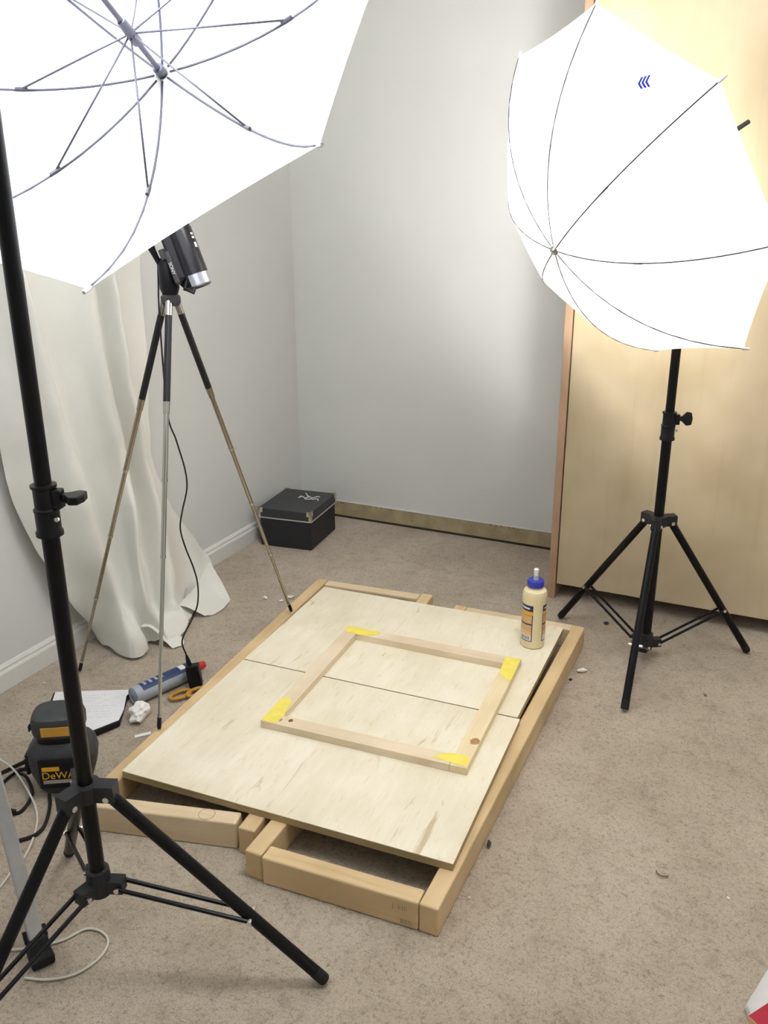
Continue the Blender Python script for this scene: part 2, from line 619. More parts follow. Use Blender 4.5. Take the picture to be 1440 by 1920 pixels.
for x, z, w in ((0.52, 0.030, 0.006), (0.62, 0.036, 0.004), (0.31, 0.042, 0.004), (0.78, 0.05, 0.004), (0.90, 0.040, 0.004)):
    MB().box((x, -0.0048, z), (x + w, -0.0042, z + 0.003)).build('paint_drip', 'strip_drip', bs)

# an added fill lamp on the ceiling, out of view, for soft overhead light
cl = thing('added_fill_lamp', 'added round fill lamp on the ceiling out of view', 'fill lamp', (1.72, -1.80, RZ))
MB().lathe([(0.0, -0.02), (0.27, -0.02), (0.28, 0.0), (0.0, 0.0)], Matrix.Translation((1.72, -1.80, RZ))).build('base_plate', 'white_plastic', cl, smooth='auto')
MB().lathe([(0.0, -0.10), (0.10, -0.094), (0.18, -0.075), (0.24, -0.04), (0.25, -0.02)], Matrix.Translation((1.72, -1.80, RZ))).build('fill_bowl', 'fill_glow', cl, smooth=True)

# ------------------------------------------------------------------ cabinet
CX0, CX1, CY, CZ = 1.212, 2.33, -0.428, 2.12
cab = thing('cabinet', 'tall cabinet with pale birch door against the back wall', 'cabinet', (CX0, CY, 0))


def panel(name, lo, hi, mat, bevel=0.001):
    c = (V(lo) + V(hi)) / 2
    h = (V(hi) - V(lo)) / 2
    return local_obj(name, lambda m: m.box(-h, h), mat, Matrix.Translation(c), cab, bevel, 1)


panel('side_panel', (CX0, CY, 0), (CX0 + 0.024, -0.008, CZ), 'cabinet_edge')
panel('side_panel', (CX1 - 0.024, CY, 0), (CX1, -0.008, CZ), 'cabinet_edge')
panel('back_panel', (CX0 + 0.024, -0.02, 0.05), (CX1 - 0.024, -0.008, CZ - 0.024), 'birch_door')
panel('top_panel', (CX0 + 0.024, CY + 0.026, CZ - 0.024), (CX1 - 0.024, -0.021, CZ), 'birch_door')
panel('bottom_panel', (CX0 + 0.024, CY + 0.026, 0.06), (CX1 - 0.024, -0.021, 0.084), 'birch_door')
panel('toe_kick', (CX0 + 0.024, CY + 0.16, 0), (CX1 - 0.024, CY + 0.178, 0.06), 'gap_shade')  # shade of the recess is put into the panel colour
dr = panel('door', (CX0 + 0.0275, CY + 0.003, 0.055), (CX1 - 0.0275, CY + 0.023, CZ - 0.002), 'birch_door', 0.0012)
dr['label'] = 'flat pale birch door panel'

# ------------------------------------------------------------------ stud frames and plywood
BH, BW = 0.064, 0.038
fa = thing('stud_frame', 'rectangular frame of yellow pine studs under the right half of the plywood', 'frame', (1.2, -1.95, 0), 'stud frames')
board('stud', (1.4030, -1.947), (1.386, -0.724), BW, 0, BH, 'stud_wood', fa)
board('stud', (1.0350, -1.963), (1.015, -0.736), BW, 0, BH, 'stud_wood', fa)
fr_ = board('stud', (1.0565, -1.948), (1.382, -1.929), BW, 0, BH, 'stud_wood', fa)
board('stud', (1.0355, -0.757), (1.369, -0.740), BW, 0, BH, 'pale_stud_wood', fa)
text_part('stamp', 'J. HF', 0.016, Matrix.Translation((1.347, -1.9510, 0.043)) @ Matrix.Rotation(0.058, 4, 'Z') @ Matrix.Rotation(PI / 2, 4, 'X'), 'pencil', fa)
text_part('stamp', 'B5%', 0.014, Matrix.Translation((1.360, -1.9502, 0.012)) @ Matrix.Rotation(0.058, 4, 'Z') @ Matrix.Rotation(PI / 2, 4, 'X'), 'pencil', fa)
fb = thing('stud_frame', 'open frame of pine studs under the left half of the plywood', 'frame', (0.8, -1.9, 0), 'stud frames')
board('stud', (0.622, -1.925), (0.5135, -0.735), BW, 0, BH, 'stud_wood', fb)
board('stud', (0.985, -1.912), (0.884, -0.700), BW, 0, BH, 'stud_wood', fb)
board('stud', (0.538, -0.758), (0.866, -0.730), BW, 0, BH, 'pale_stud_wood', fb)
lb = thing('loose_stud', 'short pale stud lying askew at the near left end with a ring stain', 'board', (0.8, -1.93, 0))
board('stud', (0.640, -1.970), (0.952, -1.888), BW, 0, BH, 'pale_stud_wood', lb)
rm = Matrix.Translation((0.884, -1.906, BH)) @ Matrix.Rotation(0.257, 4, 'Z')
MB().lathe([(0.0165, 0.0001), (0.0165, 0.0004), (0.0178, 0.0004), (0.0178, 0.0001), (0.0165, 0.0001)], rm, 28).build('ring_stain', 'pencil', lb)

PT = 0.018


def ply(name, poly, label):
    c = sum((V((x, y, 0)) for x, y in poly), V()) / 4
    ang = math.atan2(poly[1][1] - poly[0][1], poly[1][0] - poly[0][0])
    t = thing(name, label, 'plywood', (c.x, c.y, BH), 'plywood sheets')
    M = Matrix.Translation((c.x, c.y, BH)) @ Matrix.Rotation(ang, 4, 'Z')
    Mi = M.inverted()
    lp = [(Mi @ V((x, y, BH))).to_2d() for x, y in poly]
    local_obj('face_veneer', lambda m: m.prism(lp, PT - 0.0018, PT), 'plywood_face', M, t, 0.0003, 1)
    lq = [(p * (1 - 0.0008)) for p in lp]
    local_obj('core', lambda m: m.prism(lq, 0.0, PT - 0.0018), 'plywood_edge', M, t, 0.0003, 1)
    return t


ply('plywood_sheet', [(0.6014, -1.3425), (1.3730, -1.3086), (1.3546, -0.7888), (0.5686, -0.8266)], 'far pale plywood sheet lying on the studs under the glue bottle')
ply('plywood_sheet', [(0.6392, -1.8832), (1.4113, -1.8454), (1.3810, -1.3126), (0.6019, -1.3465)], 'near pale plywood sheet with exposed front edge on the studs')

# small square frame of pine strips with tape at its corners
ZP = BH + PT
fo = [V((0.8264, -1.6078, 0)), V((1.3407, -1.5779, 0)), V((1.3069, -1.0566, 0)), V((0.7886, -1.0745, 0))]
SF = thing('strip_frame', 'square frame of pine strips with yellow tape on its corners', 'frame', (1.06, -1.32, ZP))
W2, T2 = 0.040, 0.019


def lerp2(a, b, t):
    return a + (b - a) * t


ex = (fo[1] - fo[0]).normalized()
ey = V((-ex.y, ex.x, 0))


def strip(a, b, inward, mat):
    c0, c1 = a + inward * W2 / 2, b + inward * W2 / 2
    board('strip', (c0.x, c0.y), (c1.x, c1.y), W2, ZP, T2, mat, SF, 0.0012)


e01, e12, e23, e30 = [(fo[(i + 1) % 4] - fo[i]).normalized() for i in range(4)]
strip(fo[0], fo[1] - e01 * (W2 + 0.0006), V((-e01.y, e01.x, 0)), 'pine_strip')
strip(fo[1], fo[2] - e12 * (W2 + 0.0006), V((-e12.y, e12.x, 0)), 'pine_yellow')
strip(fo[2], fo[3] - e23 * (W2 + 0.0006), V((-e23.y, e23.x, 0)), 'pine_strip')
strip(fo[3], fo[0] - e30 * (W2 + 0.0006), V((-e30.y, e30.x, 0)), 'pine_strip')
for pl in ([(0.7920, -1.0775), (0.7935, -1.1093), (0.8055, -1.1143), (0.8552, -1.1153), (0.8672, -1.1123), (0.8950, -1.0854), (0.8890, -1.0745), (0.8453, -1.0760)],
           [(1.2636, -1.0621), (1.3054, -1.0591), (1.3149, -1.1750), (1.3059, -1.1810), (1.2751, -1.1531), (1.2706, -1.1203)],
           [(1.2542, -1.5710), (1.2651, -1.5570), (1.2840, -1.5406), (1.3208, -1.5351), (1.3338, -1.5356), (1.3382, -1.5739)],
           [(0.8199, -1.5003), (0.8373, -1.4904), (0.8532, -1.5083), (0.8582, -1.5381), (0.8672, -1.5640), (0.8652, -1.6038), (0.8269, -1.6058)]):
    MB().prism(pl, ZP + T2 + 0.0002, ZP + T2 + 0.0007).build('tape', 'yellow_tape', SF)

# knots in the strips and a plug mark in the near plywood sheet
for kx, ky, ra, rb_, mt in ((0.893, -1.578, 0.0055, 0.0065, 'knot_dark'), (1.322, -1.474, 0.011, 0.014, 'knot_brown'), (1.292, -1.551, 0.004, 0.004, 'knot_dark'), (0.870, -1.586, 0.003, 0.006, 'knot_brown')):
    poly = [(kx + ra * math.cos(q * PI / 7) * (1 + 0.12 * math.sin(3 * q)), ky + rb_ * math.sin(q * PI / 7) * (1 + 0.1 * math.cos(2 * q))) for q in range(14)]
    MB().prism(poly, ZP + T2 - 0.001, ZP + T2 + 0.0001).build('knot', mt, SF)

# ------------------------------------------------------------------ glue bottle
BX, BY = 1.2999, -0.9281
gb = thing('glue_bottle', 'cream glue bottle with blue cap standing on the plywood', 'bottle', (BX, BY, ZP))
GM = Matrix.Translation((BX, BY, ZP + 0.0004))
MB().lathe([(0.0, 0.0), (0.029, 0.0), (0.0325, 0.003), (0.0335, 0.010), (0.0337, 0.04), (0.0325, 0.085), (0.0330, 0.13), (0.0343, 0.152), (0.0340, 0.162), (0.031, 0.171), (0.024, 0.176), (0.019, 0.178), (0.019, 0.184), (0.0, 0.184)], GM, 40).build('body', 'glue_plastic', gb, smooth='auto')
mb = MB()
pr = [(0.0, 0.182), (0.0225, 0.182), (0.0232, 0.184), (0.0232, 0.198), (0.0215, 0.2005), (0.010, 0.201), (0.0, 0.201)]
mb.lathe(pr, GM, 36)
cp = mb.build('cap', 'cap_blue', gb, smooth='auto')
MB().lathe([(0.0, 0.200), (0.0085, 0.200), (0.0075, 0.206), (0.0060, 0.216), (0.0, 0.216)], GM, 20).build('nozzle', 'nozzle_clear', gb, smooth='auto')
MB().lathe([(0.0, 0.214), (0.0064, 0.214), (0.0064, 0.219), (0.0070, 0.228), (0.0070, 0.232), (0.004, 0.2345), (0.0, 0.2345)], GM, 20).build('nozzle_tip', 'label_white', gb, smooth='auto')
vd = math.atan2(CAM.y - BY, CAM.x - BX)


def label_patch(name, a0, a1, z0, z1, mat, par, lift=0.0004):
    def R(z):
        pts = [(0.010, 0.0335), (0.04, 0.0337), (0.085, 0.0325), (0.13, 0.0330), (0.152, 0.0343)]
        for (za, ra), (zb, rb) in zip(pts, pts[1:]):
            if z <= zb:
                return ra + (rb - ra) * max(0, (z - za)) / (zb - za)
        return 0.0343
    m_ = 5
    zs = [z0 + (z1 - z0) * i / m_ for i in range(m_ + 1)]
    return MB().lathe([(R(z) + lift, z) for z in zs], GM, 12, 0, vd + math.radians(a0), vd + math.radians(a1)).build(name, mat, par, smooth=True)


for side, (a0, a1) in enumerate(((-125, -4), (46, 167))):
    lbp = label_patch('label', a0, a1, 0.024, 0.134, 'label_navy', gb, 0.0003)
    label_patch('label_header_line', a0 + 8, a1 - 16, 0.122, 0.127, 'label_white', lbp, 0.0006)
    label_patch('label_band', a0 + 2, a1 - 1, 0.104, 0.116, 'label_yellow', lbp, 0.0006)
    label_patch('label_text_panel', a0 + 3, a1 - 4, 0.0785, 0.103, 'label_tan', lbp, 0.0006)
    label_patch('label_text_panel', a0 + 3, a1 - 4, 0.0555, 0.0745, 'label_tan', lbp, 0.0006)
    label_patch('label_text_panel', a0 + 3, a1 - 4, 0.043, 0.0555, 'label_peach', lbp, 0.0006)
    label_patch('label_barcode', a0 + 3, a1 - 4, 0.0265, 0.043, 'label_white', lbp, 0.0006)
    for k in range(5):
        label_patch('label_line', a0 + 12, a1 - 8 - 5 * (k % 2), 0.082 + k * 0.004, 0.0832 + k * 0.004, 'label_peach', lbp, 0.0009)
    for k in range(3):
        label_patch('label_line', a0 + 12, a1 - 8 - 6 * (k % 2), 0.059 + k * 0.005, 0.0602 + k * 0.005, 'label_peach', lbp, 0.0009)
    for k in range(9):
        a = a1 - 60 + k * 5.4
        label_patch('barcode_bar', a, a + 2.6 + (k % 3) * 0.8, 0.029, 0.0405, 'label_grey', lbp, 0.0009)

# ------------------------------------------------------------------ umbrellas


def umbrella(name, label, hub, az, el, roll, r, d, shaft, runner, joint, rib_r, rib_lift, n_s=10):
    hub = V(hub)
    a = V((math.cos(el) * math.cos(az), math.cos(el) * math.sin(az), math.sin(el)))
    e1 = V((0, 0, 1)).cross(a).normalized()
    e2 = a.cross(e1)
    t = thing(name, label, 'umbrella', tuple(hub), 'photo umbrellas')

    def rp(k, s, lift=0.0):
        ph = roll + k * PI / 4
        return hub + (e1 * math.cos(ph) + e2 * math.sin(ph)) * r * s + a * (d * (0.75 * s * s + 0.25 * s ** 4) + lift)
    # canopy: eight gores stretched between the ribs
    mb = MB()
    S = [0.012 + (1 - 0.012) * i / n_s for i in range(n_s + 1)]
    nu = 6
    rings = []
    for s in S:
        ring = []
        for k in range(8):
            p, q = rp(k, s), rp(k + 1, s)
            for j in range(nu):
                u = j / nu
                m_ = p.lerp(q, u)
                cc = hub + a * ((m_ - hub).dot(a))
                bul = 0.016 * s * (1 - s) * 4 * u * (1 - u)
                m_ = m_ + (m_ - cc).normalized() * bul
                if s > 0.97:
                    m_ = m_ - (m_ - cc).normalized() * 0.005 * 4 * u * (1 - u)
                ring.append(m_)
        rings.append(ring)
    m8 = 8 * nu
    vs_ = [p for ring in rings for p in ring]
    fs = [(i * m8 + k, i * m8 + (k + 1) % m8, (i + 1) * m8 + (k + 1) % m8, (i + 1) * m8 + k) for i in range(n_s) for k in range(m8)]
    mb.add(vs_, fs)
    mb.build('canopy', 'umbrella_cloth', t, smooth='auto')
    for k in range(8):
        pts = [rp(k, 0.03 + 0.97 * i / 16, rib_lift) for i in range(17)]
        rb = MB().tube(pts, rib_r, 6).build('rib', 'rib_steel', t, smooth=True)
        tip = rp(k, 1.0, 0.0008)
        dr_ = (tip - rp(k, 0.95, 0.0008)).normalized()
        MB().tube([tip - dr_ * 0.006, tip + dr_ * 0.004, tip + dr_ * 0.014], [0.0032, 0.0036, 0.0026], 8).build('rib_tip', 'white_plastic', rb, smooth='auto')
        j = rp(k, joint, 0.004)
        MB().tube([hub + a * runner + (rp(k, 0.05) - hub).normalized() * 0.006, j], 0.0017, 6).build('stretcher', 'rib_steel', t, smooth=True)
        jd = (rp(k, joint + 0.02, 0.003) - rp(k, joint - 0.02, 0.003))
        MB().tube([rp(k, joint, 0.0045) - jd * 0.5, rp(k, joint, 0.0045) + jd * 0.5], 0.0030, 6).build('joint', 'rib_steel', rb)
    MB().tube([hub - a * 0.004, hub + a * shaft], 0.0045, 12).build('shaft', 'umbrella_shaft', t, smooth='auto')
    MB().tube([hub + a * (shaft - 0.045), hub + a * shaft + a * 0.002], 0.0058, 12).build('shaft_end', 'camera_grey', t, smooth='auto')
    M = frame_mat(hub, a)
    MB().lathe([(0.0, -0.030), (0.0022, -0.030), (0.0026, -0.020), (0.0026, -0.010), (0.006, -0.008), (0.011, -0.003), (0.012, 0.002), (0.0, 0.003)], M, 16).build('ferrule', 'chrome', t, smooth='auto')
    MB().lathe([(0.0, 0.003), (0.009, 0.003), (0.009, 0.016), (0.0, 0.016)], M, 16).build('hub', 'umbrella_shaft', t, smooth='auto')
    MB().lathe([(0.0046, runner - 0.018), (0.0085, runner - 0.018), (0.0085, runner + 0.004), (0.007, runner + 0.03), (0.0046, runner + 0.03)], M, 16).build('runner', 'umbrella_shaft', t, smooth='auto')
    return t, hub, a, rp


UL, hubL, axL, rpL = umbrella('photo_umbrella', 'white photo umbrella seen from inside with its ribs showing', (0.8759, -1.8462, 1.4683), 4.8454, 0.5022, -0.5847, 0.4614, 0.1927, 0.59, 0.094, 0.5045, 0.0021, 0.0008)
UR, hubR, axR, rpR = umbrella('photo_umbrella', 'white photo umbrella seen from outside in front of the cabinet', (1.3304, -1.0511, 1.1641), 0.8616, 0.4867, 2.569, 0.4375, 0.2302, 0.612, 0.12, 0.5, 0.0016, 0.0007)
# small blue chevron print near the rim of one gore of the far umbrella
p0, p1 = rpR(0, 0.86), rpR(-1, 0.86)
q0, q1 = rpR(0, 0.66), rpR(-1, 0.66)
gx = (p1 - p0).normalized()
gc = rpR(0, 0.89).lerp(rpR(-1, 0.89), 0.38)
gy = ((p0 + p1) / 2 - (q0 + q1) / 2).normalized()
gn = gx.cross(gy)
if gn.dot(axR) > 0:
    gn = -gn
PRN = Matrix(((gx.x, gy.x, gn.x, gc.x), (gx.y, gy.y, gn.y, gc.y), (gx.z, gy.z, gn.z, gc.z), (0, 0, 0, 1))) @ Matrix.Translation((0, 0, 0.003)) @ Matrix.Rotation(0.9, 4, 'Z') @ Matrix.Scale(0.85, 4)
for k in range(3):
    y0 = -0.012 + k * 0.009
    MB().prism([(-0.013, y0 + 0.008), (0.0, y0), (0.0, y0 + 0.0058), (-0.013, y0 + 0.0138)], 0, 0.0006, PRN).build('print', 'blue_print', UR)
    MB().prism([(0.0, y0), (0.013, y0 + 0.008), (0.013, y0 + 0.0138), (0.0, y0 + 0.0058)], 0, 0.0006, PRN).build('print', 'blue_print', UR)

# ------------------------------------------------------------------ light stands


def light_stand(name, label, base, feet, zc, zl, collars, top, rlow, rup, leg_r, knob_dirs, strut_at, zbot, knob_roll=0.0):
    bx, by = base
    t = thing(name, label, 'light stand', (bx, by, 0), 'light stands')
    c = V((bx, by, 0))
    zsplit = collars[0]
    MB().tube([c + V((0, 0, zbot)), c + V((0, 0, zsplit))], rlow, 16).build('lower_tube', 'black_paint', t, smooth='auto')
    MB().tube([c + V((0, 0, zsplit)), c + V((0, 0, top))], rup, 16).build('upper_tube', 'black_paint', t, smooth='auto')
    dirs = [(V((f[0], f[1], 0)) - c) for f in feet]
    # upper spider
    M = Matrix.Translation(c + V((0, 0, zc)))
    mb = MB()
    mb.lathe([(rlow, -0.016), (rlow + 0.010, -0.016), (rlow + 0.010, 0.012), (rlow, 0.014), (rlow, -0.016)], M, 20)
    for dv in dirs:
        a = math.atan2(dv.y, dv.x)
        R = M @ Matrix.Rotation(a, 4, 'Z')
        mb.box((rlow + 0.004, -0.013, -0.016), (rlow + 0.036, 0.013, 0.013), R)
    hub = mb.build('upper_spider', 'dark_grey_plastic', t, smooth=False, bevel=0)
    M2 = Matrix.Translation(c + V((0, 0, zl)))
    mb = MB()
    mb.lathe([(rlow, -0.026), (rlow + 0.006, -0.026), (rlow + 0.008, 0.0), (rlow + 0.006, 0.022), (rlow, 0.024), (rlow, -0.026)], M2, 20)
    for dv in dirs:
        a = math.atan2(dv.y, dv.x)
        R = M2 @ Matrix.Rotation(a, 4, 'Z')
        mb.box((rlow + 0.002, -0.011, -0.020), (rlow + 0.030, 0.011, 0.004), R)
    low = mb.build('lower_spider', 'dark_grey_plastic', t)
    for f, dv in zip(feet, dirs):
        u = dv.normalized()
        sd = V((-u.y, u.x, 0))
        p0_ = c + u * (rlow + 0.024) + V((0, 0, zc - 0.008))
        p1_ = V((f[0], f[1], leg_r * 0.8))
        ld = (p1_ - p0_).normalized()
        p1_ = p1_ - ld * 0.0
        lg = MB().tube([p0_ - ld * 0.012, p1_ - ld * 0.022], leg_r, 14).build('leg', 'black_paint', t, smooth='auto')
        MB().tube([p1_ - ld * 0.026, p1_ - ld * 0.003, p1_], [leg_r * 1.03, leg_r * 1.03, leg_r * 0.9], 14).build('rubber_foot', 'black_rubber', lg, smooth='auto')
        sa = p0_.lerp(p1_, strut_at)
        sb = c + u * (rlow + 0.022) + V((0, 0, zl - 0.008))
        for s_ in (-1, 1):
            off = sd * s_ * (leg_r + 0.002)
            MB().tube([sb + off, sa + off], 0.0038, 8).build('strut', 'black_paint', lg, smooth='auto')
            MB().tube([sa + sd * s_ * (leg_r - 0.002), sa + sd * s_ * (leg_r + 0.0075)], 0.0045, 10).build('rivet', 'steel_rivet', lg, smooth='auto')
            MB().tube([sb + sd * s_ * (leg_r + 0.002), sb + sd * s_ * (leg_r + 0.0075)], 0.0045, 10).build('rivet', 'steel_rivet', low, smooth='auto')
            MB().tube([p0_ + sd * s_ * 0.012, p0_ + sd * s_ * 0.0165], 0.0052, 10).build('rivet', 'steel_rivet', hub, smooth='auto')
    for zc_, kd in zip(collars, knob_dirs):
        M3 = Matrix.Translation(c + V((0, 0, zc_)))
        r = rlow
        col = MB().lathe([(r * 0.9, -0.040), (r + 0.0065, -0.040), (r + 0.0065, -0.034), (r + 0.0045, -0.031), (r + 0.0045, -0.004), (r + 0.0055, -0.003), (r + 0.0055, 0.0), (r + 0.003, 0.002), (r + 0.003, 0.030), (r + 0.0055, 0.032), (r + 0.0055, 0.036), (r * 0.8, 0.037)], M3, 24).build('lock_collar', 'black_plastic', t, smooth='auto')
        R = M3 @ Matrix.Rotation(kd, 4, 'Z')
        kb = MB().box((r, -0.008, 0.002), (r + 0.014, 0.008, 0.030), R).build('clamp_lug', 'black_plastic', col, bevel=0.002)
        mb = MB()
        KM = R @ Matrix.Translation((r + 0.014, 0, 0.018)) @ Matrix.Rotation(knob_roll, 4, 'X')
        mb.prism([(0.0, -0.005), (0.006, -0.007), (0.018, -0.019), (0.030, -0.016), (0.033, 0.0), (0.030, 0.016), (0.018, 0.019), (0.006, 0.007), (0.0, 0.005)], -0.006, 0.006, KM)
        mb.build('wing_knob', 'black_plastic', col, bevel=0.002)
        MB().tube([R @ V((r + 0.007, -0.009, -0.012)), R @ V((r + 0.007, -0.0125, -0.012))], 0.0035, 8).build('screw', 'steel_rivet', col)
    return t


vcam = math.atan2(rg.y, rg.x)
light_stand('light_stand', 'near black light stand with splayed legs in the left foreground', (0.935, -2.261), [(1.284, -2.122), (0.895, -2.619), (0.653, -2.070)], 0.385, 0.205, [0.862], 1.695, 0.0128, 0.0118, 0.0105, [vcam - 0.15], 0.64, 0.178)
light_stand('light_stand', 'far black light stand in front of the birch cabinet', (1.583, -0.726), [(1.293, -0.570), (1.586, -1.040), (1.855, -0.565)], 0.435, 0.062, [0.705], 1.375, 0.0135, 0.0120, 0.0105, [vcam - 0.1], 0.66, 0.030, 1.35)


def lamp_head(name, label, pole, ztop, hub, ax, t_b0, t_b1, bulbmat, lift):
    """tilting bracket, socket and bulb; the umbrella shaft runs through the bracket"""
    t = thing(name, label, 'lamp', (pole[0], pole[1], ztop), 'lamp heads')
    c = V((pole[0], pole[1], ztop))
    tt = (c - hub).dot(ax)
    on_ax = hub + ax * tt
    upv = (V((0, 0, 1)) - ax * ax.z).normalized()
    sd = ax.cross(upv)
    o1 = hub + upv * lift
    MB().tube([c + V((0, 0, -0.03)), c + V((0, 0, 0.012))], 0.0165, 16).build('stand_adapter', 'black_plastic', t, smooth='auto')
    M = frame_mat(on_ax + upv * lift * 0.4, ax, upv)
    MB().box((-0.035, -0.016, -0.022), (0.03, 0.016, 0.022), M).build('tilt_bracket', 'black_plastic', t, bevel=0.004)
    MB().tube([on_ax + sd * 0.014, on_ax + sd * 0.055], [0.006, 0.012], 10).build('tilt_handle', 'black_plastic', t)
    so = frame_mat(o1, -ax)
    MB().lathe([(0.0, -(tt + 0.03)), (0.026, -(tt + 0.03)), (0.030, -tt), (0.030, -(t_b0 + 0.025)), (0.034, -(t_b0 + 0.01)), (0.034, -t_b0), (0.0, -t_b0)], so, 20).build('socket', 'black_plastic', t, smooth='auto')
    L = t_b0 - t_b1
    prof_ = [(0.014, 0.0), (0.018, L * 0.12), (0.030, L * 0.4), (0.036, L * 0.62), (0.034, L * 0.8), (0.022, L * 0.95), (0.0, L)]
    MB().lathe(prof_, so @ Matrix.Translation((0, 0, -t_b0)), 12).build('bulb', bulbmat, t, smooth=True)
    return t


lamp_head('lamp_head', 'lamp head with glowing bulb at the top of the near stand', (0.935, -2.261), 1.70, hubL, axL, 0.405, 0.27, 'bulb_near', 0.055)
lamp_head('lamp_head', 'lamp head with glowing bulb behind the far umbrella', (1.583, -0.726), 1.38, hubR, axR, 0.36, 0.22, 'bulb_far', 0.055)

# ------------------------------------------------------------------ camera tripod with camcorder
AP = V((0.461, -1.354, 1.046))
tr = thing('camera_tripod', 'old chrome and black tripod straddling the left stud frame', 'tripod', (0.461, -1.354, 0))
feet = [V((0.127, -1.484, 0.004)), V((0.594, -1.700, BH + 0.004)), V((0.549, -1.004, BH + 0.004))]
for k, f in enumerate(feet):
    dv = V((f.x - AP.x, f.y - AP.y, 0)).normalized()
    p0_ = AP + dv * 0.017 + V((0, 0, -0.004))
    L = (f - p0_).length

    def at(t):
        return p0_.lerp(f, t)
    lg = MB().tube([at(0.028), at(0.235)], 0.0087, 14).build('leg', 'leatherette', tr, smooth='auto')
    MB().tube([at(-0.004), at(0.030)], 0.0092, 14).build('chrome_collar', 'chrome', lg, smooth='auto')
    cm = 'chrome' if k == 1 else 'worn_chrome'
    MB().tube([at(0.233), at(0.262)], [0.0088, 0.0078], 14).build('chrome_collar', cm, lg, smooth='auto')
    secs = [(0.262, 0.42, 0.0066), (0.42, 0.60, 0.0059), (0.60, 0.78, 0.0052), (0.78, 0.972, 0.0045)]
    for i, (a_, b_, r_) in enumerate(secs):
        MB().tube([at(a_ - 0.004), at(b_)], r_, 12).build('leg_section', cm, lg, smooth='auto')
        MB().tube([at(b_ - 0.006), at(b_ + 0.001)], r_ + 0.0009, 12).build('section_ring', 'chrome', lg, smooth='auto')
    MB().tube([at(0.972), at(0.993), at(1.0)], [0.0050, 0.0054, 0.004], 10).build('rubber_tip', 'black_rubber', lg, smooth='auto')
TM = Matrix.Translation(AP)
MB().lathe([(0.0, -0.012), (0.020, -0.012), (0.024, -0.004), (0.024, 0.010), (0.017, 0.016), (0.0, 0.016)], TM, 20).build('crown', 'camera_grey', tr, smooth='auto')
R3 = V((rg.x, rg.y, 0)).normalized()
H3 = V((-R3.y, R3.x, 0))          # away from the photographer
hd = MB().tube([AP + V((0, 0, 0.012)), AP + V((0, 0, 0.03)), AP + V((0, 0, 0.085)) - R3 * 0.004, AP + V((0, 0, 0.10)) - R3 * 0.004], [0.018, 0.024, 0.020, 0.014], 14).build('pan_head', 'black_plastic', tr, smooth='auto')
h0 = AP + V((0, 0, 0.082)) - R3 * 0.018
h1 = h0 - R3 * 0.055 - H3 * 0.02 + V((0, 0, 0.135))
MB().tube([h0, h0.lerp(h1, 0.25), h0.lerp(h1, 0.4), h0.lerp(h1, 0.9), h1], [0.006, 0.008, 0.0115, 0.0105, 0.006], 12).build('pan_handle', 'black_plastic', tr, smooth='auto')
MB().tube([AP + V((0, 0, 0.05)) + R3 * 0.018, AP + V((0, 0, 0.035)) + R3 * 0.044 - H3 * 0.012], [0.005, 0.009], 10).build('tilt_knob', 'black_plastic', tr, smooth='auto')

# camcorder, nose down
ca = (R3 * 0.34 - H3 * 0.10 - V((0, 0, 1))).normalized()      # optical axis
cs = (-R3 - ca * (-R3).dot(ca)).normalized()                  # towards the pan head
cu_ = ca.cross(cs)
cc = AP + R3 * 0.055 + V((0, 0, 0.100)) - H3 * 0.012
cm_ = thing('camcorder', 'black camcorder pointing down on the chrome tripod', 'camcorder', tuple(AP + V((0, 0, 0.09))))
CMX = Matrix(((cs.x, cu_.x, ca.x, cc.x), (cs.y, cu_.y, ca.y, cc.y), (cs.z, cu_.z, ca.z, cc.z), (0, 0, 0, 1)))
MB().lathe([(0.0, -0.082), (0.022, -0.082), (0.029, -0.076), (0.0315, -0.066), (0.032, 0.040), (0.031, 0.066), (0.027, 0.069), (0.0, 0.069)], CMX, 28).build('barrel', 'camera_body', cm_, smooth='auto')
MB().lathe([(0.0315, 0.040), (0.0328, 0.041), (0.0322, 0.0665), (0.029, 0.0695)], CMX, 22, 0, math.radians(140), math.radians(292)).build('lens_trim', 'camera_silver', cm_, smooth='auto')
MB().lathe([(0.0, 0.0695), (0.024, 0.0695), (0.026, 0.071), (0.027, 0.0705)], CMX, 24).build('lens', 'lens_glass', cm_, smooth=True)
MB().box((0.010, -0.024, -0.075), (0.045, 0.026, 0.046), CMX).build('side_body', 'camera_body', cm_, bevel=0.008, segs=3)
st = MB().box((0.034, -0.030, -0.030), (0.048, -0.010, 0.050), CMX).build('hand_strap', 'camera_grey', cm_, bevel=0.005, segs=2)
mtx = CMX @ Matrix(((0, 0, 1, 0.0415), (0, 1, 0, -0.0306), (1, 0, 0, 0.015), (0, 0, 0, 1)))
tz = V((mtx[0][2], mtx[1][2], mtx[2][2]))
TXT = frame_mat(CMX @ V((0.0415, -0.0306, 0.012)), -cu_, ca)
text_part('lettering', 'SONY', 0.011, TXT, 'label_white', cm_)
for k, (z_, w_) in enumerate(((-0.052, 0.005), (-0.043, 0.005), (-0.029, 0.012))):
    MB().lathe([(0.0322, z_), (0.0326, z_), (0.0326, z_ + w_), (0.0322, z_ + w_)], CMX, 4, 0, math.radians(196), math.radians(212)).build('print_mark', 'label_white', cm_)
MB().tube([CMX @ V((0.020, -0.02, 0.05)), CMX @ V((0.030, -0.028, 0.066)), CMX @ V((0.014, -0.030, 0.080)), CMX @ V((0.004, -0.024, 0.064))], 0.0055, 8).build('strap_loop', 'black_plastic', cm_, smooth='auto')
pg = MB().box((0.047, -0.012, -0.040), (0.062, 0.012, -0.014), CMX).build('plug', 'camera_grey', cm_, bevel=0.003)

